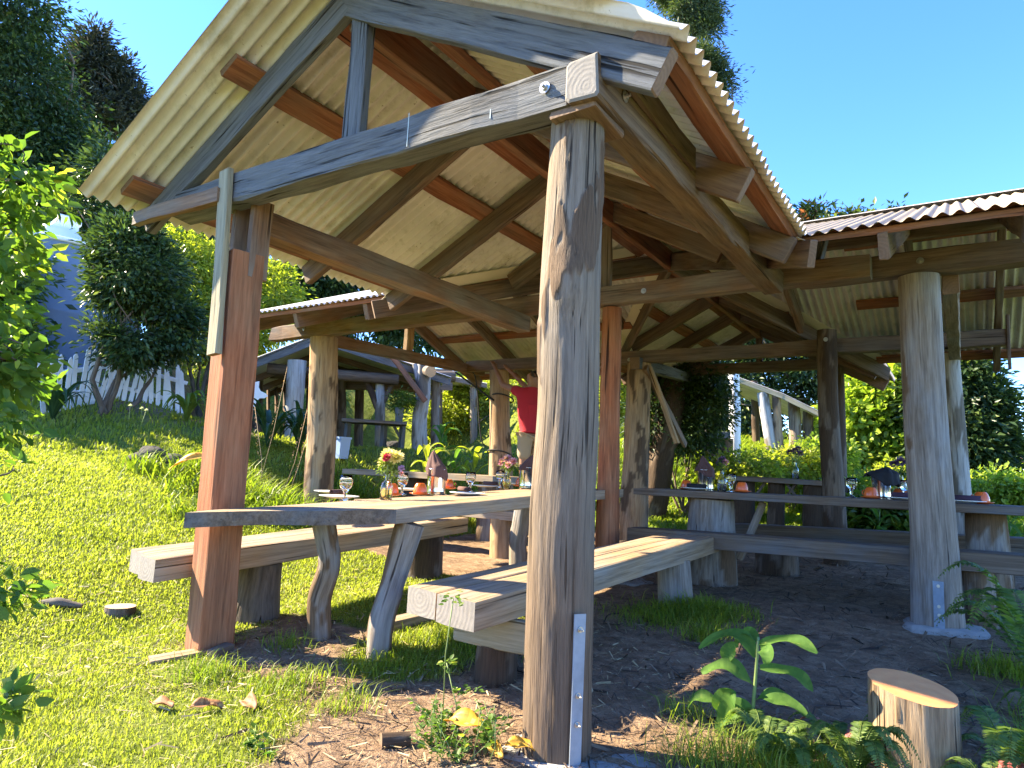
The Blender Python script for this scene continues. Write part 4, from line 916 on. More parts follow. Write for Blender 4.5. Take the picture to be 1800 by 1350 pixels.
# ---------------------------------------------------------------- rustic shed with forked log posts
DH = 12.4
sh = at(620, 790, DH+1); sh[2] = G(sh[0], sh[1])
shed = thing('rustic_shed', sh, 'dark rustic shed of forked log posts under a blue grey corrugated roof, across the garden', 'shed')
ap, le, re_ = at(560, 588, DH), at(424, 641, DH), at(792, 664, DH+.6)
back = nrm(V([at(620, 700, 1)[0], at(620, 700, 1)[1], 0]))*4.5
def shed_slope(apex, eave):
    al = back; sl = V(eave)-V(apex); corrugated('roof_sheet', V(apex)-back*.02, al, sl, M['roof_grey'], shed, pitch=.09, amp=.01, sub=5, ds=1, lap=False)
    beam('bargeboard', V(apex)+V([0, 0, -.09]), V(eave)+V([0, 0, -.09]), .03, .13, M['greybeam'], shed)
    for k in (.33, .66, .95): beam('rafter', V(apex)+back*k+V([0, 0, -.1]), V(eave)+back*k+V([0, 0, -.1]), .06, .12, M['darkbeam'], shed)
shed_slope(ap, le); shed_slope(ap, re_)
def hlog(px0, py0, px1, py1, r0, r1, d0, d1=None, mat='log2', name='log_post', root=None, seed=1, mids=()):
    a = at(px0, py0, d0); b = at(px1, py1, d1 or d0); pts = [a]+[at(q[0], q[1], d0) for q in mids]+[b]
    return log(name, pts, np.linspace(r0, r1, len(pts)), M[mat], root or shed, nu=20, dv=.07, rough=.06, bumps=.12, barkiness=.1, seed=seed, end=M['end_pale'])
hlog(513, 800, 522, 634, .14, .16, DH, mat='logpale', seed=51)
hlog(668, 800, 668, 672, .10, .085, DH+.5, mat='logpale', seed=52)
hlog(668, 725, 646, 672, .07, .06, DH+.5, mat='logdark', seed=53, name='fork_limb'); hlog(670, 715, 692, 668, .05, .05, DH+.5, mat='logdark', seed=54, name='fork_limb')
hlog(738, 800, 744, 640, .15, .13, DH+.2, mat='logpale', seed=55, mids=((736, 740), (744, 690)))
hlog(740, 690, 729, 640, .06, .05, DH+.2, mat='logpale', seed=56, name='fork_limb')
hlog(764, 780, 766, 668, .09, .09, DH+1.5, mat='log2', seed=57)
hlog(600, 800, 598, 660, .12, .1, DH+2.5, mat='logdark', seed=58); hlog(450, 760, 455, 650, .12, .1, DH+2.5, mat='logdark', seed=59)
hlog(630, 790, 632, 668, .10, .1, DH+3.4, mat='logdark', seed=60); hlog(545, 780, 548, 650, .1, .1, DH+3.4, mat='logdark', seed=61)
hlog(430, 655, 800, 662, .12, .12, DH+2.6, mat='logdark', seed=62, name='log_beam'); hlog(440, 662, 770, 672, .12, .12, DH+3.6, mat='logdark', seed=63, name='log_beam')
hlog(470, 648, 700, 668, .1, .1, DH+.4, mat='logdark', seed=64, name='log_beam'); hlog(700, 640, 757, 653, .11, .105, DH+2, DH-.1, mat='log2', seed=65, name='log_beam')
beam('brace', at(688, 625, DH), at(748, 705, DH), .08, .10, M['redwood'], shed)
for k in range(13):
    px = 428+k*14.5; beam('shade_backing_board', at(px, 792, DH+4.2), at(px, 640, DH+4.2), .225, .03, M['darkbeam'], shed, up=(.4, .9, 0))  # dark boards added at the rear to make the shed's inside look shaded
for k in range(3): beam('shade_band_board', at(600, 648+k*13, DH+4.2), at(795, 656+k*12, DH+4.2), .04, .19, M['darkbeam'], shed)  # added band of dark boards, stands in for the shade under the roof
for py in (664, 676): beam('purlin', at(520, py, DH+3), at(740, py+6, DH+3), .08, .16, M['darkbeam'], shed)
# things in and around the shed
wt = at(660, 790, DH); wt[2] = G(wt[0], wt[1])
pt_ = thing('potting_table', wt, 'dark plank table under the rustic shed, holding a bucket of flowers', 'table')
za = at(660, 743, DH)[2]
hz = lambda px, z, d: V([at(px, 743, d)[0], at(px, 743, d)[1], z])
beam('table_top', hz(602, za, DH), hz(714, za, DH), .6, .06, M['slabdark'], pt_)
for px in (612, 676, 708): p = hz(px, za-.03, DH); beam('leg', (p[0], p[1], G(p[0], p[1])-.05), p, .09, .09, M['greybeam'], pt_, up=(0, 1, 0))
beam('brace', hz(693, za-.05, DH), hz(708, za-.28, DH), .04, .05, M['greybeam'], pt_)
bk = hz(701, za+.03, DH); bu = thing('flower_bucket', bk, 'small pale metal bucket of cut flowers on the dark potting table', 'bucket')
lathe('bucket', [(.05, 0), (.065, .005), (.085, .26), (.09, .265), (.08, .262), (.06, .02), (.01, .015)], M['galv'], bu, 20, bk)
crown('flowers', LM['mid'], bu, [(bk+V([0, 0, .42]), V([.2, .2, .18]))], 40, 30, .07, .08, 61)
bn = at(596, 792, 11); bn[2] = G(bn[0], bn[1]); bin_ = thing('storage_bin', bn, 'pale blue plastic bin standing in the grass by the rustic shed', 'bin')
bz = at(596, 768, 11)[2]-bn[2]; blue = plain('pale_blue_plastic', (.36, .50, .78), .4)
mb = MB(); w0 = .13
for (z, w, d_) in ((0, .115, .09), (bz-.03, .135, .105), (bz-.03, .145, .115), (bz, .145, .115), (bz, .13, .1), (.02, .11, .085)):
    i0 = mb.n; mb.v.append(V([(bn[0]+sx*w, bn[1]+sy*d_, bn[2]+z) for sx, sy in ((-1, -1), (1, -1), (1, 1), (-1, 1))])); mb.g.append(np.zeros((4, 3))); mb.n += 4
    if i0: mb.f += [(i0-4+q_, i0-4+(q_+1) % 4, i0+(q_+1) % 4, i0+q_) for q_ in range(4)]; mb.i += [0]*4
mb.f.append((20, 21, 22, 23)); mb.i.append(0); mb.build('bin_body', blue, bin_)
# white cut-out board, like an animal head in profile
ho = [(433, 720), (441, 706), (437, 690), (433, 676), (437, 669), (446, 672), (456, 670), (455, 681), (458, 687), (468, 692), (471, 696), (465, 700), (456, 700), (450, 708), (447, 720)]
hv = [at(x, y, 11.6) for x, y in ho]; nb = nrm(V([hv[0][0], hv[0][1], 0]))*.02; vs = hv+[p+nb for p in hv]; nh = len(hv)
ct = mesh('cutout_board', vs, [tuple(range(nh))[::-1], tuple(range(nh, 2*nh))]+[(k, (k+1) % nh, nh+(k+1) % nh, nh+k) for k in range(nh)], M['white_paint'])
tag(ct, 'white painted cut-out board shaped like an animal, half hidden behind the strap leaves', 'board')
gb = V(hv[0]); cb = beam('stake', (gb[0]+.05, gb[1], G(gb[0], gb[1])-.1), gb+V([.05, 0, .1]), .03, .03, M['white_paint'], ct)
# two smaller shelters further off
def shelter(name, label, roofpx, posts, d, depth, roofmat_):
    b = at(np.mean([p[0] for p in roofpx]), 780, d); b[2] = G(b[0], b[1]); t = thing(name, b, label, 'shelter')
    bk_ = nrm(V([b[0], b[1], 0]))*depth
    for (x0, y0), (x1, y1) in zip(roofpx[:-1], roofpx[1:]):
        A, B = at(x0, y0, d), at(x1, y1, d); corrugated('roof_sheet', A, bk_, B-A, M[roofmat_], t, pitch=.09, amp=.011, sub=5, ds=1, lap=False)
        beam('fascia_board', A+V([0, 0, -.07]), B+V([0, 0, -.07]), .03, .1, M['plank_pale'] if roofmat_ == 'roof' else M['beam'], t)
    for k, (px, y0, px1, y1, r, m_, dd) in enumerate(posts): hlog(px, y0, px1, y1, r, r*.9, d+dd, mat=m_, root=t, seed=70+k+int(px))
    return t
s1 = shelter('garden_shelter', 'low shelter with a sunlit white corrugated roof beyond the rustic shed', [(752, 653), (856, 674)], [(771, 790, 772, 664, .09, 'logdark', .2), (833, 780, 832, 680, .1, 'log2', .2), (800, 780, 800, 672, .07, 'logdark', 2.6)], 17, 3, 'roof_white')
s2 = shelter('garden_shelter', 'far shelter on sunlit forked posts with a pale front board, past the tall white pole', [(1240, 650), (1300, 664), (1376, 692), (1442, 724)],
             [(1358, 800, 1340, 690, .13, 'logpale', .1), (1370, 800, 1364, 695, .10, 'log3', .1), (1399, 800, 1396, 705, .14, 'log2', .6), (1420, 790, 1420, 722, .12, 'logdark', 1.2), (1245, 790, 1250, 655, .12, 'logdark', 2.5), (1330, 790, 1325, 670, .1, 'logdark', 3.5)], 16, 4, 'roof')
pl_ = at(1290, 790, 13.5); pl_[2] = G(pl_[0], pl_[1])-.1
pole = log('timber_pole', [pl_, at(1292, 720, 13.5), at(1289, 645, 13.5)], [.12, .105, .1], M['white_paint'], None, nu=28, dv=.05, rough=.02, bumps=.05, seed=88)
tag(pole, 'tall pale blue white pole in front of the far shelter, over the clover mound', 'pole')
gb_ = at(1262, 775, 13.2); gb_[2] = G(gb_[0], gb_[1]); gbn = thing('garden_bench', gb_, 'weathered rail bench at the foot of the tall pale pole', 'bench')
zz = at(1262, 765, 13.2)[2]
beam('seat', hz(1236, zz, 13.2)*V([1, 1, 0])+V([0, 0, zz]), hz(1284, zz, 13.2)*V([1, 1, 0])+V([0, 0, zz]), .25, .12, M['greybeam'], gbn)
for px in (1245, 1262, 1280): p = hz(px, zz, 13.2); p[2] = zz-.06; log('leg', [(p[0], p[1], G(p[0], p[1])-.05), p], [.1, .09], M['log2'], gbn, nu=16, dv=.1, seed=int(px))
sr = at(1800, 840, 32); sr[2] = G(sr[0], sr[1]); shr = thing('far_shed', sr, 'small brown roofed shed just showing at the sky edge', 'shed')
zr = at(1800, 815, 32)[2]
mb = MB(); mb.box((sr[0]+.8, sr[1]+1, (sr[2]+zr)/2-.3), (2.6, 2, zr-sr[2]-.3)); mb.build('wall', M['beam'], shr)
corrugated('roof_sheet', (sr[0]-.9, sr[1]-.4, zr-.1), (3.6, 0, 0), (0, 2, .5), plain('rusty_roof', (.30, .14, .09), .7), shr, pitch=.12, sub=4, ds=1, lap=False)
# ---------------------------------------------------------------- tableware
def glassmat(name, col, rough=0.0, ior=1.45):
    m, n, l, p = new_mat(name)
    p.inputs['Base Color'].default_value = (*col, 1); p.inputs['Roughness'].default_value = rough; p.inputs['Transmission Weight'].default_value = 1; p.inputs['IOR'].default_value = ior
    return m
T = {}
T['china'] = plain('white_china', (.80, .79, .76), .15); T['orange'] = plain('orange_glaze', (.72, .14, .025), .2); T['steel'] = plain('polished_steel', (.62, .62, .61), .16, 1)
T['glass'] = glassmat('clear_glass', (.97, .98, .98)); T['water'] = glassmat('amber_water', (.99, .86, .38), 0, 1.33); T['clearwater'] = glassmat('clear_water', (.985, .98, .95), 0, 1.33)
T['napkin'] = plain('brown_napkin', (.105, .05, .042), .9, bump=.3, bscale=300); T['black'] = plain('black_napkin', (.012, .012, .014), .9, bump=.3, bscale=300); T['plum'] = plain('plum_napkin', (.05, .025, .045), .9, bump=.3, bscale=300)
LM['petal_y'] = leafmat('cream_yellow_petal', (.62, .50, .16), (.80, .74, .42), .4, .6); LM['petal_r'] = leafmat('crimson_petal', (.35, .02, .06), (.55, .04, .10), .3, .6)
LM['petal_p'] = leafmat('pink_petal', (.62, .18, .32), (.78, .45, .52), .4, .6, (.80, .62, .55)); LM['petal_v'] = leafmat('dusky_violet_petal', (.10, .05, .12), (.22, .13, .25), .3, .6)
LM['petal_m'] = leafmat('lilac_petal', (.40, .22, .50), (.55, .36, .62), .4, .6)
def on_tab(px, py):
    r = ray(px, py); t = (tn @ TN)/(tn @ r); return r*t
def on_rt(px, y=6.05):
    p = on_y(px, 870, y); return V([p[0], y, -.0655-.028*(.75-p[0])/3.23+.003])
def plate(o): lathe('plate_body', [(.001, .006), (.075, .006), (.09, .012), (.128, .018), (.131, .021), (.127, .023), (.09, .017), (.075, .011), (.001, .011)], T['china'], o, 48, off_of(o))
def cup(o):
    b = off_of(o)
    lathe('cup_body', [(.046, .018), (.049, .016), (.051, .018), (.0505, .028), (.047, .052), (.038, .076), (.031, .084), (.029, .088), (.026, .088), (.025, .083), (.001, .083)], T['orange'], o, 36, b)
    lathe('saucer', [(.001, .002), (.042, .002), (.06, .008), (.076, .015), (.077, .018), (.058, .013), (.04, .009), (.001, .009)], T['orange'], o, 40, b)
    t = np.linspace(-1.2, 1.2, 12); mb = MB(); mb.tube(np.stack([b[0]+.043+.022*np.cos(t), b[1]+0*t, b[2]+.047+.02*np.sin(t)], -1), .0045, 8); mb.build('handle', T['orange'], o, True)
def goblet(o, fill=.0):
    b = off_of(o)
    lathe('glass_body', [(.001, .0), (.036, .0), (.037, .004), (.02, .010), (.010, .018), (.008, .03), (.013, .04), (.009, .05), (.014, .058), (.032, .075), (.041, .10), (.042, .125), (.038, .160), (.0365, .160), (.040, .125), (.039, .10), (.030, .078), (.012, .064), (.001, .062)], T['glass'], o, 36, b)
    if fill: lathe('water', [(.001, .0645), (.0115, .066), (.0295, .0795), (.0385, .1), (.0388, fill), (.001, fill)], T['clearwater'], o, 32, b)
def canister(o, r=.07, h=.19):
    b = off_of(o); lathe('canister_body', [(.001, .0), (r, .0), (r, .004), (r*1.0, h*.1), (r*1.004, h*.11), (r*1.004, h*.13), (r, h*.14), (r, h*.96), (r*1.03, h*.97), (r*1.03, h), (r*.97, h), (r*.95, h*.2), (.001, h*.2)], T['steel'], o, 48, b)
def drape(name, label, c, h, mat, seed, r=.1, peak=(0, 0), low=.12, sx=1.0, pk=.10):
    """a napkin dropped over the mouth of a canister"""
    rng = np.random.default_rng(seed); nu, nv = 64, 16; vs = []; ph = rng.uniform(0, 6.28, 4)
    for i in range(nv):
        u = i/(nv-1)
        for j in range(nu):
            t = 2*math.pi*j/nu; fold = .6*math.sin(3*t+ph[0]+u*2)+.4*math.sin(5*t+ph[1]-u*3)+.3*math.sin(9*t+ph[2])
            hem = low*(.62+.40*math.cos(t)+.14*math.sin(3*t+ph[3]))
            rr = r*(u**.8)*(1+.16*fold*u) if u < .62 else r*(.62**.8+(u-.62)*.25)*(1+.16*fold*u)
            z = h+pk*(1-u/.62)**1.3*(1+.25*fold*u) if u < .62 else h-(u-.62)/.38*hem
            k = max(0, 1-u/.7)
            vs.append((c[0]+rr*sx*math.cos(t)+peak[0]*k, c[1]+rr*math.sin(t)+peak[1]*k, c[2]+z+.012*fold*u*(1-u)*2+.014*u*noise(V([rr*math.cos(t)*30, rr*math.sin(t)*30, u*4+seed]), seed)))
    fs = [(i*nu+j, i*nu+(j+1) % nu, (i+1)*nu+(j+1) % nu, (i+1)*nu+j) for i in range(nv-1) for j in range(nu)]
    o = mesh(name, vs, fs, mat, smooth=True); so = o.modifiers.new('thick', 'SOLIDIFY'); so.thickness = .003
    return tag(o, label, 'napkin')
def roll(label, c, rz, mat, L=.13, r=.021, dz=.0):
    n = 60; t = np.linspace(0, 5.2*math.pi, n); rr = .004+(r-.004)*t/t[-1]; vs = []; fs = []
    d = V([math.cos(rz), math.sin(rz), 0]); s = V([-math.sin(rz), math.cos(rz), 0])
    for k, e in ((0, -.5), (1, .5)):
        for q in range(n): vs.append(V(c)+d*L*(e+.06*noise(V([q*.3, k*5., 2.]), 4))+s*rr[q]*math.cos(t[q])+V([0, 0, r+dz+rr[q]*math.sin(t[q])]))
    fs = [(q, q+1, n+q+1, n+q) for q in range(n-1)]
    o = mesh('napkin_roll', vs, fs, mat, smooth=True); so = o.modifiers.new('thick', 'SOLIDIFY'); so.thickness = .0025
    return tag(o, label, 'napkin')
def flower(name, c, ax, r, mat, parent, rng, n=60):
    ax = nrm(ax); P = []; D = []; N = []
    u = nrm(np.cross(ax, (.3, .5, .8))); w = np.cross(ax, u)
    for k in range(n):
        e = (k/n)**.7*1.5; a = k*2.39996; d = ax*math.cos(e)+(u*math.cos(a)+w*math.sin(a))*math.sin(e)
        P.append(V(c)+d*r*.25); D.append(d+rng.normal(0, .12, 3)); N.append(ax*math.sin(e)-(u*math.cos(a)+w*math.sin(a))*math.cos(e)*.6+ax*.3)
    L = r*.8*rng.uniform(.8, 1.15, n)
    return leaf_mesh(name, V(P), V(D), V(N), L, L*.42, LM[mat], parent, rng.uniform(0, 1, n), .1, .05)
def bottle_vase(label, c, fls, seed, tall=1.0, fill=.075, water=True, leafy=30, fl_label=None, clear=False):
    rng = np.random.default_rng(seed); o = thing('bottle_vase', c, label, 'vase')
    k = tall
    lathe('bottle', [(.001, .0), (.036, .0), (.039, .004), (.040, .085*k), (.034, .105*k), (.016, .125*k), (.0135, .16*k), (.0165, .175*k), (.0165, .18*k), (.0125, .18*k), (.0115, .16*k), (.014, .127*k), (.032, .104*k), (.0375, .084*k), (.037, .006), (.001, .006)], T['glass'], o, 36, c)
    if water: lathe('water', [(.001, .008), (.0355, .008), (.0358, fill), (.001, fill)], T['water'], o, 32, c)
    mb = MB(); tip = []
    for dx, dy, dz, r, m_, nm in fls:
        e = V(c)+V([dx, dy, dz]); tip.append(e); t = np.linspace(0, 1, 8)[:, None]; b = V(c)+V([dx*.15, dy*.15, .012]); q = V(c)+V([dx*.08, dy*.08, .17*k])
        mb.tube((1-t)**2*b+2*t*(1-t)*q+t*t*e, .0022, 6)
    mb.build('stems', M['stem'], o, True)
    for (dx, dy, dz, r, m_, nm), e in zip(fls, tip): f = flower('bloom', e, V([dx*4, dy*4-.6, .6]), r, m_, o, rng, 70 if r > .03 else 40)
    if leafy: crown('leaves', LM['mid'], o, [(V(c)+V([0, 0, .17*k+.045]), V([.05, .05, .05]))], leafy, 6, .035, .02, seed+5)
    return o
# near slab table
def put(kind, px, py, label, fn, group, proto, rz=0.0):
    c = on_tab(px, py)
    if proto[0] is None: proto[0] = thing(kind, (0, 0, 0), label, kind.split('_')[-1] if kind != 'cup_and_saucer' else 'cup', group); fn(proto[0]); proto[0].location = Vector(c); proto[0].rotation_euler.z = rz; return proto[0]
    return copy_thing(proto[0], c, rz, label)
pp, cp, gp, cn = [None], [None], [None], [None]
PG, CG, GG = 'white dinner plates laid on the tables', 'orange cups on saucers laid on the tables', 'water goblets laid on the tables'
for px, py, lab in ((596, 877, 'white plate under the first goblet, nearest the square red post'), (716, 863, 'white plate behind the orange cups on the sunny table'), (822, 871, 'white plate with a brown rolled napkin right of the tall canister'),
                    (582, 868, 'white plate half hidden by the golden post at the table edge'), (852, 857, 'white plate just left of the pink flowers on the sunny table'), (905, 853, 'white plate far along the sunny table beside the second canister')):
    put('dinner_plate', px, py, lab, plate, PG, pp)
for px, py, lab, rz in ((688, 872, 'orange cup and saucer right behind the yellow flower bottle', 2.0), (738, 871, 'orange cup turned down on its saucer in front of the canister', 2.6), (788, 860, 'orange cup and saucer showing behind the canister', .6), (915, 856, 'orange cup and saucer by the second canister', 1.)):
    put('cup_and_saucer', px, py, lab, cup, CG, cp, rz)
for px, py, lab in ((606, 880, 'water goblet nearest the square red post'), (706, 870, 'water goblet behind the yellow flower bottle'), (826, 865, 'water goblet right of the napkin draped canister'), (878, 857, 'water goblet beside the bottle of pink flowers')):
    put('water_goblet', px, py, lab, lambda o: goblet(o, .112), GG, gp)
bottle_vase('glass bottle of yellow water with cream and crimson dahlias on the sunny table', on_tab(678, 879),
            [(.005, -.01, .275, .055, 'petal_y', 0), (.06, .01, .26, .06, 'petal_y', 0), (-.05, .02, .23, .05, 'petal_y', 0), (.035, -.05, .262, .034, 'petal_r', 0), (-.03, .03, .29, .04, 'petal_y', 0), (.115, .0, .20, .026, 'petal_m', 0), (.09, .03, .17, .02, 'petal_p', 0)], 3)
bottle_vase('square glass bottle with small pink and peach flowers further along the sunny table', on_tab(890, 860),
            [(.0, -.01, .26, .045, 'petal_p', 0), (.06, .0, .24, .045, 'petal_p', 0), (-.05, .0, .23, .045, 'petal_p', 0), (.04, -.04, .21, .04, 'petal_p', 0), (-.02, .04, .27, .035, 'petal_m', 0), (.1, 0, .21, .03, 'petal_y', 0)], 4, fill=.1)
c1, c2 = on_tab(766, 869), on_tab(925, 858)
o = thing('steel_canister', (0, 0, 0), 'large shiny steel canister in the middle of the sunny table under a draped brown napkin', 'canister', 'steel canisters with napkins'); canister(o); can0 = o; o.location = Vector(c1)
copy_thing(o, c2, 0, 'shiny steel canister at the far end of the sunny table beside the peeling log post')
drape('napkin', 'brown napkin draped to a peak over the large canister on the sunny table', c1, .205, T['napkin'], 2, .105, (-.05, .0), .095, 1.0, .12)
drape('napkin', 'brown napkin draped over the far canister beside the peeling log post', c2, .205, T['napkin'], 5, .10, (.05, .0), .07, 1.0, .10)
for px, py, lab, rz, m_ in ((590, 874, 'rolled dark napkin on the plate under the first goblet', 1.9, 'napkin'), (816, 868, 'rolled brown napkin on the plate right of the large canister', -.35, 'napkin'), (862, 856, 'rolled brown napkin on the plate beside the pink flowers', .3, 'napkin')):
    q = on_tab(px, py); roll(lab, q, rz, T[m_], dz=.014)
# dark table in the wing
def put_r(proto, px, label, rz=0, y=6.05): return copy_thing(proto, on_rt(px, y), rz, label)
put_r(pp[0], 1222, 'white plate with a dark folded napkin at the left end of the dark table', 0, 5.95); put_r(pp[0], 1590, 'white plate with a plum napkin just left of the big grey post', 0, 5.95); put_r(pp[0], 1698, 'white plate with a plum napkin just right of the big grey post', 0, 5.95)
put_r(cp[0], 1206, 'orange cup at the left end of the dark table, behind a plate', 2.5, 6.2); put_r(cp[0], 1304, 'orange cup beside the clear bottle on the dark table', 2.2, 5.9); put_r(cp[0], 1531, 'orange cup in front of the canister with the black napkin', 2.8, 5.95)
put_r(cp[0], 1581, 'orange cup behind the plate left of the big grey post', 1.0, 6.3); put_r(cp[0], 1725, 'orange cup right of the big grey post', 2.9, 5.95)
put_r(gp[0], 1285, 'water goblet between the clear bottle and an orange cup on the dark table', 0, 6.0); put_r(gp[0], 1497, 'water goblet left of the canister with the black napkin', 0, 6.1); put_r(gp[0], 1592, 'water goblet close beside the big grey post', 0, 6.25)
c3, c4 = on_rt(1240, 6.15), on_rt(1549, 6.15)
copy_thing(can0, c3, 0, 'steel canister under a brown napkin at the left end of the dark table'); copy_thing(can0, c4, 0, 'steel canister under a black napkin left of the big grey post')
drape('napkin', 'dark brown napkin on the canister at the left end of the dark table', c3, .205, T['napkin'], 8, .10, (-.03, 0), .09, 1.1, .11)
drape('napkin', 'black napkin spread like wings over the canister on the dark table', c4, .205, T['black'], 9, .13, (.05, 0), .10, 1.25, .05)
bottle_vase('clear bottle with a few pale flowers on the dark table', on_rt(1269, 5.95), [(.0, 0, .27, .04, 'petal_v', 0), (.03, 0, .25, .035, 'petal_p', 0), (-.03, .02, .24, .035, 'petal_v', 0)], 12, 1.1, water=False, leafy=20)
for px, lab, y in ((1225, 'black rolled napkin lying on the plate at the left end of the dark table', 5.9), (1590, 'plum rolled napkin on the plate left of the big grey post', 5.9), (1700, 'plum rolled napkin on the plate right of the big grey post', 5.9)):
    q = on_rt(px, y); roll(lab, q, .1, T['black' if px < 1300 else 'plum'], L=.16, r=.024, dz=.014)
sv = on_y(1398, 840, 8.65); bottle_vase('small bottle of dusky violet flowers on the high serving table', V([sv[0], 8.65, .078]), [(.0, 0, .33, .05, 'petal_v', 0), (.06, 0, .30, .045, 'petal_v', 0), (-.06, 0, .31, .045, 'petal_v', 0), (.03, .02, .36, .04, 'petal_v', 0)], 14, 1.2, water=False, leafy=10)
bottle_vase('small bottle of dusky flowers half hidden behind the big grey post', on_rt(1585, 6.35), [(.0, 0, .30, .05, 'petal_v', 0), (-.05, 0, .28, .04, 'petal_v', 0)], 15, 1.2, water=False, leafy=14)

# ---------------------------------------------------------------- the man in the red shirt
def skin(name, vts, eds, rad, mat, parent, root=0, sub=2):
    me = bpy.data.meshes.new(name); off = off_of(parent)
    me.from_pydata([tuple(V(v)-off) for v in vts], eds, []); o = bpy.data.objects.new(name, me); C.objects.link(o); o.parent = parent
    m_ = o.modifiers.new('skin', 'SKIN'); m_.use_smooth_shade = True
    for k, r in enumerate(rad): me.skin_vertices[0].data[k].radius = (r, r) if np.isscalar(r) else r; me.skin_vertices[0].data[k].use_root = (k == root)
    s_ = o.modifiers.new('sub', 'SUBSURF'); s_.levels = sub; s_.render_levels = sub
    dg = bpy.context.evaluated_depsgraph_get(); ev = o.evaluated_get(dg); nm = bpy.data.meshes.new_from_object(ev); o.modifiers.clear(); o.data = nm
    nm.materials.clear(); nm.materials.append(mat); nm.polygons.foreach_set('use_smooth', np.ones(len(nm.polygons), bool)); return o
skinm = plain('tanned_skin', (.34, .16, .09), .5); shirt = plain('red_cotton', (.42, .012, .025), .85, bump=.25, bscale=60); khaki = plain('khaki_cotton', (.36, .28, .18), .9, bump=.2, bscale=60)
YM = 7.62; hip = on_y(935, 770, YM); hx = hip[0]; zf = -.375
man = thing('person', (hx, YM, zf), 'man in red T-shirt and khaki shorts on a bench, arms raised to a beam', 'person')
f = nrm(V([-.85, .53, 0])); sd = V([-f[1], f[0], 0])         # facing; sd = his left
HZ = zf+.93; Bc = V([hx, YM, 0])
def bp(fw, side, z): return Bc+f*fw+sd*side+V([0, 0, z])
handL = on_y(868, 641, 7.95); handR = on_y(893, 648, 8.0)
vt = [bp(0, 0, HZ), bp(.01, 0, HZ+.18), bp(.0, 0, HZ+.38), bp(0, 0, HZ+.50), bp(.02, 0, HZ+.585), bp(.05, 0, HZ+.68), bp(.045, 0, HZ+.79)]
ra = [(.15, .11), (.135, .1), (.16, .11), (.11, .08), .052, .085, .07]; ed = [(0, 1), (1, 2), (2, 3), (3, 4), (4, 5), (5, 6)]
def add(p, r, par): vt.append(V(p)); ra.append(r); ed.append((par, len(vt)-1)); return len(vt)-1
for s_, hnd in ((1, handL), (-1, handR)):
    sh_ = add(bp(0.02, .17*s_, HZ+.49), .06, 3); el = V(vt[sh_])*.5+hnd*.5+sd*.05*s_+V([0, 0, -.10])+f*.02
    e_ = add(el, .043, sh_); w_ = add(el*.12+hnd*.88, .028, e_); pm = add(hnd, (.036, .02), w_)
    dirh = nrm(hnd-el); sp = nrm(np.cross(dirh, (0, 0, 1.0)))
    for q, (a, l) in enumerate(((-.026, .07), (-.009, .08), (.009, .075), (.024, .06))):
        k1 = add(hnd+dirh*.035+sp*a, .009, pm); k2 = add(hnd+dirh*(.035+l*.6)+sp*a*1.1+V([0, 0, .012]), .008, k1); add(hnd+dirh*(.035+l*.8)+sp*a*1.1+V([0, 0, -.016]), .007, k2)
    k1 = add(hnd+sp*.04*s_+dirh*.0, .010, pm); add(hnd+sp*.055*s_+dirh*.04, .008, k1)
for s_ in (1, -1):
    h_ = add(bp(0, .095*s_, HZ-.05), .085, 0); k_ = add(bp(.03, .10*s_, zf+.48), .058, h_); a_ = add(bp(0, .10*s_, zf+.09), .038, k_); add(bp(.02, .10*s_, zf+.035), .04, a_); add(bp(.16, .12*s_, zf+.025), .03, len(vt)-1)
nose = add(bp(.155, 0, HZ+.70), .014, 5)
for s_ in (1, -1): add(bp(.03, .088*s_, HZ+.70), .016, 5)
body = skin('body', vt, ed, ra, skinm, man)
hairm = plain('dark_hair', (.03, .02, .015), .7); eyem = plain('eye', (.02, .015, .012), .2)
skin('hair', [bp(.02, 0, HZ+.79), bp(-.035, 0, HZ+.74), bp(-.02, .05, HZ+.76), bp(-.02, -.05, HZ+.76)], [(0, 1), (0, 2), (0, 3)], [.082, .075, .06, .06], hairm, man)
for s_ in (1, -1): lathe('eye', [(.001, -.01), (.009, -.004), (.009, .004), (.001, .01)], eyem, man, 12, bp(.128, .032*s_, HZ+.715))
skin('mouth', [bp(.132, .02, HZ+.645), bp(.138, 0, HZ+.643), bp(.132, -.02, HZ+.645)], [(0, 1), (1, 2)], [.006, .008, .006], plain('lips', (.36, .12, .1), .5), man)
sv_ = [bp(-.01, 0, HZ-.06), bp(0, 0, HZ+.16), bp(-.005, 0, HZ+.38), bp(-.0, 0, HZ+.51)]; se = [(0, 1), (1, 2), (2, 3)]; sr_ = [(.215, .16), (.19, .15), (.19, .14), (.105, .08)]
for k, s_ in ((5, 1), (6, -1)):
    i_sh = [i for i, (a, b) in enumerate(ed) if a == 3 and b != 4]
sh_idx = [b for a, b in ed if a == 3 and b != 4]
for b in sh_idx:
    el = [q for a, q in ed if a == b][0]; sv_.append(vt[b]); se.append((2, len(sv_)-1)); sr_.append(.082); sv_.append(V(vt[b])*.55+V(vt[el])*.45); se.append((len(sv_)-2, len(sv_)-1)); sr_.append(.074)
skin('shirt', sv_, se, sr_, shirt, man, 1)
skin('shorts', [bp(0, 0, HZ+.02), bp(0, .095, HZ-.08), bp(.02, .105, zf+.52), bp(0, -.095, HZ-.08), bp(.02, -.105, zf+.52)], [(0, 1), (1, 2), (0, 3), (3, 4)], [(.17, .125), .115, .092, .115, .092], khaki, man)

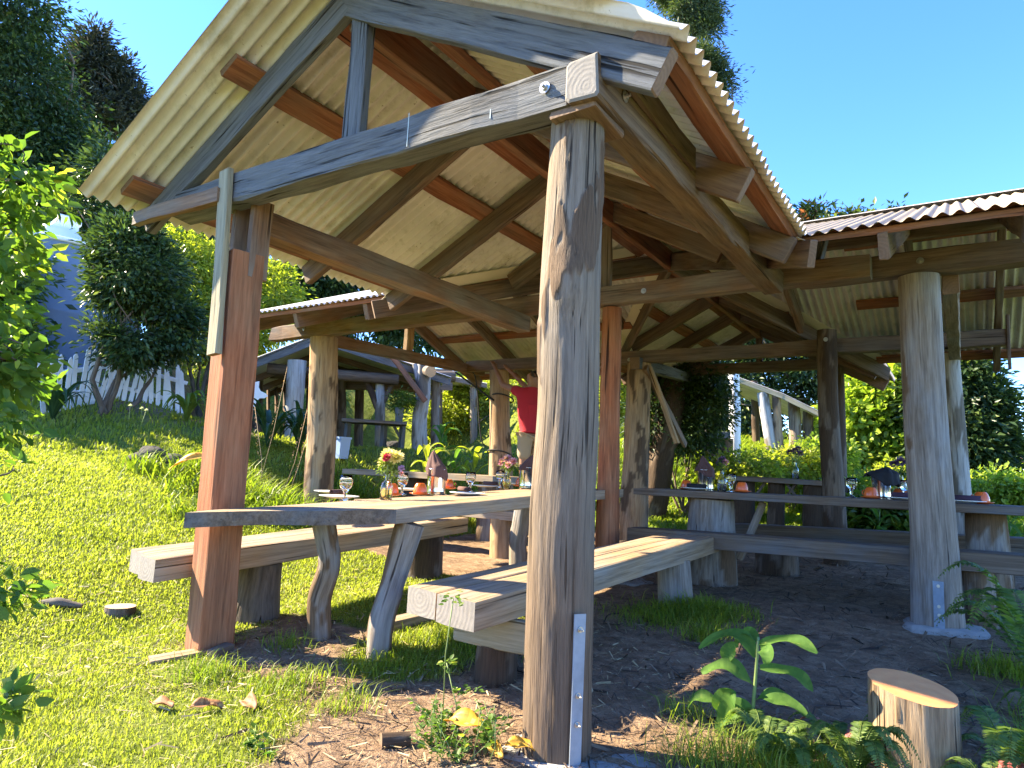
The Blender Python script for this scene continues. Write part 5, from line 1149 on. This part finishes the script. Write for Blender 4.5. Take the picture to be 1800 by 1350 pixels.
# ---------------------------------------------------------------- small plants and litter in front
def strap_leaf(path, wid, cup_=.15, n=10):
    path = np.asarray(path, float); t = np.linspace(0, 1, n)
    k = np.linspace(0, 1, len(path))
    if len(path) == 3: P = (1-t)[:, None]**2*path[0]+2*(t*(1-t))[:, None]*(2*path[1]-.5*(path[0]+path[2]))+(t**2)[:, None]*path[2]
    else: P = np.stack([np.interp(t, k, path[:, q]) for q in range(3)], -1)
    return P
def leaf_strip(mb, P, wid, facing, cup_=.18, shape='broad', wave=.0, rng=None):
    n = len(P); d = np.gradient(P, axis=0); d /= np.linalg.norm(d, axis=1)[:, None]+1e-9
    s = np.cross(d, np.asarray(facing, float)); s /= np.linalg.norm(s, axis=1)[:, None]+1e-9; up = np.cross(s, d)
    t = np.linspace(0, 1, n); w = wid*(np.sin(np.pi*np.clip(t*.93+.04, 0, 1))**.75 if shape == 'broad' else (np.clip(t*8, .35, 1)*(1-t**2.2)+.02)); ph = 0 if rng is None else rng.uniform(0, 6)
    vs = []
    for k, u in enumerate((-1, -.5, 0, .5, 1)):
        vs.append(P+s*(w*u*.5)[:, None]+up*((w*cup_*abs(u))+wave*wid*np.sin(t*9+ph+u)*abs(u))[:, None])
    v = np.stack(vs, 1).reshape(-1, 3)
    f = [(i*5+j, i*5+j+1, (i+1)*5+j+1, (i+1)*5+j) for i in range(n-1) for j in range(4)]
    mb.add(v, f)
def tinted(o, rng, lo=.2, hi=.8):
    n = len(o.data.polygons); a = o.data.attributes.new('tint', 'FLOAT', 'FACE'); a.data.foreach_set('value', np.clip(rng.normal((lo+hi)/2, (hi-lo)/4, n), 0, 1).astype(np.float32)); o.data.polygons.foreach_set('use_smooth', np.ones(n, bool)); return o
def ginger_plant(name, label, stems, leaves, y, mat, wid, seed):
    rng = np.random.default_rng(seed); b = on_y(*stems[0][0], y); b[2] = G(b[0], y)-.02; t = thing(name, b, label, 'plant'); mb = MB()
    for st_ in stems:
        p = [on_y(q[0], q[1], y) for q in st_]; p[0][2] = G(p[0][0], y)-.02; mb.tube(strap_leaf(p, 0, n=10), np.linspace(.0085, .005, 10), 8)
    mb.build('stalk', M['stem'], t, True)
    for lf in leaves:
        p = [on_y(q[0], q[1], y+(q[2] if len(q) > 2 else 0)) for q in lf[:3]]; w = wid*(lf[3] if len(lf) > 3 else 1); m2 = MB()
        fc = lf[4] if len(lf) > 4 else (0, -.45, 1)
        leaf_strip(m2, strap_leaf(p, 0, n=18), w, fc, .2, 'broad', .11, rng); tinted(m2.build('leaf', LM[mat], t), rng)
    return t
ginger_plant('ginger_plant', 'young ginger shoot with broad pointed leaves growing in front of the bare floor', [[(1317, 1345), (1325, 1230), (1333, 1120)], [(1275, 1350), (1280, 1310), (1268, 1262)]],
    [[(1328, 1155), (1287, 1117, .02), (1230, 1142, .05)], [(1331, 1130), (1312, 1114, .06), (1296, 1138, .1), .9], [(1335, 1133), (1387, 1127, -.03), (1437, 1148, -.05), .85], [(1336, 1135), (1348, 1146, -.04), (1345, 1167, -.06), .8, (0, -1, .2)], [(1295, 1130), (1281, 1146), (1277, 1167), .75, (0, -1, .2)],
     [(1322, 1203), (1280, 1175, -.03), (1233, 1182, -.06), 1.1], [(1336, 1175), (1390, 1185, .02), (1430, 1215, .04), .9], [(1267, 1240), (1233, 1227), (1208, 1243), .8], [(1330, 1230), (1370, 1230), (1417, 1258), 1.0],
     [(1268, 1258), (1278, 1232, -.03), (1290, 1213, -.04), 1.3, (0, -1, .3)], [(1320, 1260), (1292, 1250, -.03), (1266, 1276, -.06), 1.3, (0, -.8, .6)], [(1262, 1262), (1270, 1292), (1284, 1322), .7, (-.3, -1, .2)], [(1318, 1262), (1345, 1290), (1372, 1335), .5], [(1285, 1312), (1302, 1322), (1315, 1338), .6, (0, -1, .3)]], 2.78, 'ginger', .075, 5)
def fern(name, label, bpos, fronds, seed, mat='fern', scale=1.0):
    """fronds: (azimuth, length, rise, droop, material)"""
    rng = np.random.default_rng(seed); t = thing(name, bpos, label, 'fern'); b = V(bpos)
    for fz, L, rise, dr, fm in fronds:
        n = 22; u = np.linspace(0, 1, n); d = V([math.sin(fz), math.cos(fz), 0])
        R = b+d*(u*L*.9)[:, None]+V([0, 0, 1])*(rise*np.sin(u*1.9)*L-dr*u**2.5*L)[:, None]
        mb = MB(); mb.tube(R, np.linspace(.0028, .0008, n), 5); o = mb.build('frond', LM[fm], t); tinted(o, rng)
        P = []; D = []; N = []; LL = []
        T_ = np.gradient(R, axis=0); T_ /= np.linalg.norm(T_, axis=1)[:, None]; sdv = np.cross(T_, V([0, 0, 1.0])); sdv /= np.linalg.norm(sdv, axis=1)[:, None]; nn = np.cross(sdv, T_)
        for k in range(2, n*2):
            uu = k/(n*2); i = min(n-1, k//2); r = R[i] if k % 2 == 0 else (R[i]+R[min(n-1, i+1)])/2
            for s_ in (-1, 1): P.append(r); D.append(sdv[i]*s_+T_[i]*.35+nn[i]*rng.normal(-.1, .1)); N.append(nn[i]); LL.append(.16*L*math.sin(math.pi*min(1, uu*.9+.1))**.8+.004)
        LL = V(LL); leaf_mesh('pinnae', V(P), V(D), V(N), LL, LL*.26+.002, LM[fm], o, rng.uniform(0, .8, len(P)), .05, .1)
    return t
def gp_(px, py, z=None): p = at_ground(px, py); return p
def rf(rng, n, L, rise=(.5, .9), dr=(.3, .7), m_='fern'): return [(rng.uniform(0, 6.28), L*rng.uniform(.7, 1.2), rng.uniform(*rise), rng.uniform(*dr), m_) for _ in range(n)]
r0 = np.random.default_rng(21)
fern('fern', 'yellowish fern with curling pink fronds just left of the cut stump', V([-.40, 2.80, G(-.40, 2.80)]), rf(r0, 9, .2)+[(-1.2, .17, .8, .3, 'pinkfern'), (.8, .16, .9, .3, 'pinkfern')], 1)
fern('fern', 'pale curling fern between the ginger shoot and the cut stump', V([-.52, 2.62, G(-.52, 2.62)]), rf(r0, 10, .22), 2)
fern('fern', 'curling fern with reddish stems just right of the cut stump', V([.05, 2.75, G(.05, 2.75)]), rf(r0, 8, .2)+[(1.2, .2, .8, .3, 'pinkfern'), (.4, .16, .8, .3, 'pinkfern')], 3)
fern('fern', 'small fern at the bottom edge behind the cut stump', V([-.2, 3.15, G(-.2, 3.15)]), rf(r0, 7, .2, m_='fern'), 4)
fern('fern', 'bushy fern spilling over the bottom edge below the ginger shoot', V([-.62, 2.66, G(-.62, 2.66)]), rf(r0, 12, .2, (.6, 1.1)), 14)
fern('fern', 'dense light green fern wedged against the near side of the cut stump', V([-.33, 2.68, G(-.33, 2.68)]), rf(r0, 12, .19, (.7, 1.2)), 15)
fern('fern', 'fern leaning out past the sunlit side of the drooping dark leaves', V([.12, 2.95, G(.12, 2.95)]), rf(r0, 10, .26, (.6, 1.1))+[(2.0, .2, .9, .3, 'pinkfern')], 16)
fern('fern', 'tall fern at the right edge in front of the grey post footing', V([.30, 4.2, G(.30, 4.2)]), rf(r0, 11, .42, (.8, 1.2), (.2, .5)), 17)
fern('fern', 'upright green fern beside the concrete foot of the big grey post', V([.36, 4.7, G(.36, 4.7)]), rf(r0, 9, .5, (.8, 1.2), (.2, .5)), 5)
fern('fern', 'low fern in the shade at the right edge', V([.3, 3.7, G(.3, 3.7)]), rf(r0, 8, .3), 6)
def broad_plant(name, label, bpos, n, L, wid, mat, seed, rise=.9, stemh=0, shape='broad', spread=1.0, cat='plant'):
    rng = np.random.default_rng(seed); t = thing(name, bpos, label, cat); b = V(bpos); mb = MB(); st_ = MB()
    for k in range(n):
        a = k*2.4+rng.normal(0, .3); l = L*rng.uniform(.6, 1.15); d = V([math.cos(a), math.sin(a), 0])*spread; h0 = stemh*(k+1)/n
        p0 = b+V([0, 0, h0]); p1 = p0+d*l*.45+V([0, 0, rise*l*.55]); p2 = p0+d*l*.95+V([0, 0, rise*l*(.35+rng.uniform(-.25, .3))])
        leaf_strip(mb, strap_leaf([p0, p1, p2], 0, n=10), wid*rng.uniform(.7, 1.2), (d[0]*-.4, d[1]*-.4, 1), .2, shape, .04, rng)
    tinted(mb.build('leaves', LM[mat], t), rng)
    if stemh: st_.tube(V([b-V([0, 0, .03]), b+V([0, 0, stemh*.5]), b+V([.01, .01, stemh])]), .009, 6); st_.build('stem', M['stem'], t, True)
    return t
broad_plant('broadleaf_plant', 'large dark green drooping leaves behind the cut stump at the right edge', V([.22, 2.95, G(.22, 2.95)]), 6, .3, .11, 'dark', 11, .4)
for k, (px, py, d, lab) in enumerate(((95, 715, 12.0, 'clump of dark strap leaves at the near end of the sagging fence'), (470, 800, 10.6, 'big clump of dark strap leaves in front of the rustic shed'), (525, 800, 10.8, 'dark strap leaf clump beside the golden post, touching its neighbour'), (330, 720, 11.5, 'soft green clump by the square red post, below the leaning fence panel'))):
    p = at(px, py, d); broad_plant('strap_leaf_plant', lab, V([p[0], p[1], G(p[0], p[1])]), 26, .85 if k != 3 else .6, .085, 'lobelia' if k != 3 else 'mid', 20+k, 1.2, shape='strap', spread=.8)
for k, (px, d, h, n, lab) in enumerate(((752, 10.6, .85, 12, 'lit ginger stalk just above the draped canister'), (800, 11.0, .8, 14, 'leaning ginger stalk left of the rope bound post'), (835, 11.2, .95, 14, 'tall ginger stalk nearest the rope bound post'), (775, 11.6, .7, 12, 'short ginger stalk between two taller ones behind the table'))):
    p = at(px, 800, d); broad_plant('ginger_plant', lab, V([p[0], p[1], G(p[0], p[1])]), n, .42, .10, 'ginger' if k % 2 else 'bright', 30+k, .9, h)
for k, (px, d, h, lab) in enumerate(((1545, 9.3, .5, 'broad leaved stalk under the dark table edge, left of the big grey post'), (1745, 9.0, .55, 'broad leaved stalk in the lit grass right of the pale slim post'), (1775, 9.4, .45, 'broad leaved stalk at the right edge in the lit grass'))):
    p = at(px, 940, d); broad_plant('ginger_plant', lab, V([p[0], p[1], G(p[0], p[1])]), 10, .38, .085, 'ginger', 36+k, .8, h)
def weed(label, bpos, n, h, seed, mat='near', leaf=.026):
    rng = np.random.default_rng(seed); t = thing('clover_weed', bpos, label, 'weed'); b = V(bpos); mb = MB(); P = []; D = []; N = []
    for k in range(n):
        e = b+V([rng.normal(0, .05), rng.normal(0, .05), h*rng.uniform(.35, 1.1)]); s0 = b+V([rng.normal(0, .03), rng.normal(0, .03), -.01]); mb.tube(V([s0, (s0+e)/2+rng.normal(0, .012, 3), e]), .0016, 5)
        for q in range(9): 
            u = rng.uniform(.4, 1); c = s0*(1-u)+e*u; a = rng.uniform(0, 6.28); P.append(c); D.append((math.cos(a), math.sin(a), rng.normal(.1, .3))); N.append(rng.normal(0, .35, 3)+V([0, 0, 1]))
    mb.build('stems', M['stem'], t, True); n_ = len(P); L = leaf*rng.uniform(.6, 1.3, n_)
    leaf_mesh('leaves', V(P), V(D), V(N), L, L*.72, LM[mat], t, np.clip(rng.normal(.4, .25, n_), 0, 1), .1, .1); return t
for k, (x, y, n, h, lab) in enumerate(((-1.62, 2.03, 13, .15, 'leafy clover weed beside the yellow dead leaf'), (-1.50, 1.98, 14, .12, 'low clover weed in front of the peeling log post, over the yellow leaf'), (-1.42, 2.06, 14, .18, 'clover weed brushing the foot of the peeling log post'), (-1.72, 2.12, 9, .13, 'small clover weed left of the yellow leaf'), (-2.05, 1.58, 7, .06, 'dark little weed low in the near lawn'))):
    weed(lab, V([x, y, G(x, y)]), n, h, 50+k)
def sprout(label, pts, y, pods, seed):
    rng = np.random.default_rng(seed); p = [on_y(q[0], q[1], y) for q in pts]; p[0][2] = G(p[0][0], y)-.01; t = thing('weed_sprout', p[0], label, 'weed'); mb = MB(); mb.tube(V(p), .0022, 6); mb.build('stem', M['stem'], t, True)
    P = []; D = []; N = []
    for px, py, n, sp in pods:
        c = on_y(px, py, y)
        for q in range(n): a = rng.uniform(0, 6.28); P.append(c+V([math.cos(a)*sp*rng.uniform(0, 1), math.sin(a)*sp*.6, rng.normal(0, sp*.25)])); D.append((math.cos(a), math.sin(a), rng.normal(0, .3))); N.append(rng.normal(0, .3, 3)+V([0, -.3, 1]))
    n = len(P); L = .022*rng.uniform(.7, 1.3, n); leaf_mesh('leaves', V(P), V(D), V(N), L, L*.7, LM['near'], t, np.clip(rng.normal(.4, .3, n), 0, 1), .1, .05)
sprout('thin tall weed sprout in front of the end of the right hand bench', [(780, 1250), (783, 1150), (797, 1052)], 2.12, [(797, 1050, 26, .05), (786, 1165, 10, .03)], 61)
sprout('weed sprout with yellow leaf pads left of the peeling post foot', [(800, 1300), (802, 1240), (785, 1165)], 2.1, [(785, 1165, 14, .03), (810, 1215, 14, .025), (835, 1212, 10, .03), (795, 1245, 12, .03)], 62)
def dead_leaf(label, p, L, wid, rz, seed, mat='dry', curl=.3, name='dead_leaf'):
    rng = np.random.default_rng(seed); mb = MB(); d = V([math.cos(rz), math.sin(rz), 0]); p = V(p)
    leaf_strip(mb, strap_leaf([p-d*L/2+V([0, 0, .02]), p+V([0, 0, L*curl*.35+.015]), p+d*L/2+V([0, 0, .01+L*curl*rng.uniform(0, .5)])], 0, n=14), wid, (rng.normal(0, .4), rng.normal(-.4, .3), 1), .3, 'broad', .14, rng)
    o = tinted(mb.build(name, LM[mat]), rng, .1, .9); so = o.modifiers.new('thick', 'SOLIDIFY'); so.thickness = .0015; return tag(o, label, 'leaf')
LM['yellowleaf'] = leafmat('yellow_dead_leaf', (.55, .27, .03), (.72, .42, .05), .35, .5, (.60, .42, .22))
dead_leaf('big yellow dead leaf lying over the clover weeds', at_ground(820, 1320)+V([0, 0, .06]), .2, .075, .1, 1, 'yellowleaf')
dead_leaf('small yellow dead leaf at the bottom edge by the post footing', at_ground(915, 1340)+V([0, 0, .03]), .11, .05, .5, 2, 'yellowleaf')
dead_leaf('yellow dead leaf below the big one, at the bottom edge', at_ground(870, 1345)+V([0, 0, .03]), .10, .045, -.5, 3, 'yellowleaf')
for px, py, rz, lab in ((283, 1250, .2, 'curled brown dead leaf on the lawn, furthest from the dirt'), (362, 1252, .9, 'curled brown dead leaf with a stalk on the lawn, between two others'), (437, 1247, -.2, 'small reddish dead leaf on the lawn beside the dirt')):
    dead_leaf(lab, at_ground(px, py), .12, .055, rz, int(px))
p = at(343, 780, 8.2); dead_leaf('long dry yellow leaf hanging in the tall grass beside the square red post', V([p[0], p[1], G(p[0], p[1])+.18]), .5, .1, .7, 9, 'yellowleaf', .8)
# cut stump, stump disc, timber scraps
stump = log('tree_stump', [(-.165, 2.9, -1.1), (-.17, 2.9, -.69)], [.142, .138], M['stump'], None, nu=110, dv=.007, rough=.05, bumps=.05, barkiness=.02, seed=91, end=M['end_fresh'])
co = np.empty(len(stump.data.vertices)*3); stump.data.vertices.foreach_get('co', co); co = co.reshape(-1, 3); co[:, 2] += sstep(co[:, 2], -1.0, -.69)*(-.17*(co[:, 0]+.17)-.10*(co[:, 1]-2.9)*-1); stump.data.vertices.foreach_set('co', co.ravel())
tag(stump, 'freshly sawn tree stump with an orange slanting top at the lower edge', 'stump')
p = at_ground(203, 1080); sd_ = log('tree_stump', [V([p[0], p[1]+.02, p[2]-.04]), V([p[0], p[1]+.02, p[2]+.045])], [.088, .08], M['logdark'], None, nu=36, dv=.01, rough=.06, bumps=.08, seed=92, end=M['end_pale']); tag(sd_, 'low sawn stump disc sunk in the lawn', 'stump')
p = at_ground(690, 1318); lo_ = log('log_offcut', [p+V([-.03, -.03, .03]), p+V([.035, .05, .03])], [.026, .024], M['logdark'], None, nu=24, dv=.01, rough=.08, seed=93); tag(lo_, 'short dark round log offcut lying on the dirt', 'offcut')
def scrap(label, a, b, w, h, mat, name='timber_offcut', up=(0, 0, 1)): return tag(beam(name, a, b, w, h, M[mat], None, ch=.003, up=up, end=M['end_brown']), label, 'offcut')
a = at_ground(262, 1165); b = at_ground(352, 1152); scrap('flat pale plank offcut lying at the foot of the square red post', a+V([0, 0, .012]), b+V([0, .05, .018]), .10, .02, 'slab')
a = at_ground(372, 1160); b = at_ground(402, 1146); scrap('small dark wedge of wood under the square red post', a+V([0, 0, .02]), b+V([0, 0, .02]), .06, .05, 'darkbeam')
a = at_ground(672, 1112); b = at_ground(775, 1085); scrap('grey squared timber offcut lying between the table and the right hand bench', a+V([0, .02, .03]), b+V([0, .02, .03]), .12, .06, 'slab')
p = at_ground(100, 1068); tag(log('bark_piece', [p+V([-.12, -.06, .015]), p+V([0, 0, .03]), p+V([.12, .08, .015])], [.014, .03, .012], M['logdark'], None, nu=14, dv=.02, rough=.2, bumps=.3, seed=94), 'strip of dark bark lying in the lawn beside the stump disc', 'bark')
def rock(label, p, r, seed, mat):
    bm = bmesh.new(); bmesh.ops.create_icosphere(bm, subdivisions=4, radius=1); v = V([q.co[:] for q in bm.verts]); f_ = [[w.index for w in q.verts] for q in bm.faces]; bm.free()
    v = v*(1+.35*fbm(v*1.4+seed, 4, seed))[:, None]*V(r)+V(p); return tag(mesh('rock', v, f_, mat, smooth=False), label, 'rock')
rockm = plain('dark_lava_rock', (.06, .055, .05), .95, 0, .2, .9, 9, .4)
for px, py, r, lab in ((262, 815, .2, 'dark lava rock in the grass, pointed, further from the red post'), (302, 822, .17, 'dark lava rock in the grass, nearer the square red post'), (690, 790, .22, 'dark rounded rock below the potting table')):
    q = at_ground(px, py, 4); rock(lab, q+V([0, 0, r*.25]), (r*1.2, r, r*.75), int(px), rockm)
# flower stalks
def stalk(name, label, base, tip, r, head, hm, cat='flower', n=1, seed=1):
    rng = np.random.default_rng(seed); t = thing(name, base, label, cat); mb = MB(); b = V(base); e = V(tip); mid = (b+e)/2+rng.normal(0, .03, 3)*V([1, 1, 0]); mb.tube(V([b, mid, e]), r, 6); mb.build('stem', M['drystem'] if hm != 'white' else M['stem'], t, True)
    if hm == 'white': flower('seed_head', e, (0, 0, 1), head, 'petal_w', t, rng, 90)
    else:
        k = 40; u = rng.uniform(.45, 1, k); P = b+(e-b)*u[:, None]+rng.normal(0, .006, (k, 3)); D = rng.normal(size=(k, 3))*.6+nrm(e-b); L = head*rng.uniform(.5, 1.2, k); leaf_mesh('seed_head', P, D, rng.normal(size=(k, 3)), L, L*.35, LM[hm], t, rng.uniform(0, 1, k))
LM['petal_w'] = leafmat('white_seed_fluff', (.6, .6, .56), (.75, .75, .7), .4, .8); LM['seedpink'] = leafmat('pinkish_seed', (.36, .20, .16), (.52, .34, .30), .3, .8)
for k, (px, py, px1, py1, d, lab) in enumerate(((224, 775, 229, 714, 10.5, 'single white seed head on a bare stalk in the shaded lawn edge'), (240, 770, 249, 719, 10.6, 'white seed head in the middle of three on the shaded lawn edge'), (243, 772, 257, 722, 10.7, 'white seed head nearest the square red post on the shaded lawn edge'))):
    stalk('seed_stalk', lab, at_ground(px, py, 5), at(px1, py1, d-.3), .004, .03, 'white', seed=k)
for k, (px, py, px1, py1, lab) in enumerate(((452, 810, 505, 645, 'tall pinkish grass stalk leaning towards the golden post, the tallest'), (490, 815, 540, 720, 'pinkish grass stalk leaning close against the golden post'), (440, 820, 425, 700, 'pinkish grass stalk upright beside the square red post'), (500, 820, 550, 735, 'short pinkish grass stalk crossing the golden post'), (470, 815, 448, 715, 'pinkish grass stalk in front of the white cut-out board'))):
    p0 = at(px, py, 8.2); p0[2] = G(p0[0], p0[1]); stalk('grass_stalk', lab, p0, at(px1, py1, 8.4), .003, .02, 'seedpink', 'stalk', seed=20+k)
p0 = at_ground(1773, 1050); stalk('seed_stalk', 'single white round seed head on a stalk right of the big grey post', p0, at(1776, 999, math.hypot(p0[0], p0[1])), .004, .03, 'white', seed=40)
# bush reaching in from the near left edge
rng = np.random.default_rng(77); DB = 2.0
bb_ = at(-220, 1300, 2.3); bb_[2] = G(bb_[0], bb_[1]); nb_ = thing('near_bush', bb_, 'leafy bush reaching into the picture close to the camera, its tip leaves glowing yellow green', 'bush')
E_ = [px_ell(px, py, rx, ry, DB+dd, 60) for px, py, rx, ry, dd in ((5, 300, 36, 28, 0), (48, 340, 34, 26, .1), (-5, 405, 36, 28, .15), (-10, 450, 30, 20, .3), (-24, 520, 30, 40, .1), (-8, 580, 22, 20, .2), (-15, 640, 34, 40, 0), (8, 672, 20, 16, .2), (-18, 735, 24, 34, 0), (-42, 830, 28, 36, 0), (-40, 1040, 30, 24, -.1), (-32, 1250, 22, 20, -.2), (-90, 500, 40, 120, 0))]
cr, Cc = crown('leaves', LM['near'], nb_, E_, 230, 10, .040, .035, 78, droop=.2, aspect=.62, gap=-.5)
mb = MB(); root_ = V(bb_); st_ = []
for k in range(7):
    e = at(-60-30*rng.uniform(), 250+90*k, DB+rng.normal(0, .15)); t = np.linspace(0, 1, 9)[:, None]; w = rng.normal(0, .08, 3)
    p = root_+(e-root_)*t+np.sin(np.pi*t)*w+rng.normal(0, .008, (9, 3)); st_.append(p); mb.tube(p, np.linspace(.012, .004, 9), 7)
sp = np.concatenate([p[3:] for p in st_])
for q in Cc[rng.choice(len(Cc), 70, replace=False)]:
    d_ = np.linalg.norm(sp-q, axis=1)+.6*np.maximum(0, sp[:, 2]-q[2]+.05); a = sp[d_.argmin()]; t = np.linspace(0, 1, 6)[:, None]
    mb.tube(a+(q-a)*t+np.sin(np.pi*t)*rng.normal(0, .03, 3), np.linspace(.004, .0012, 6), 5)
mb.build('stems', M['bark'], nb_, True)
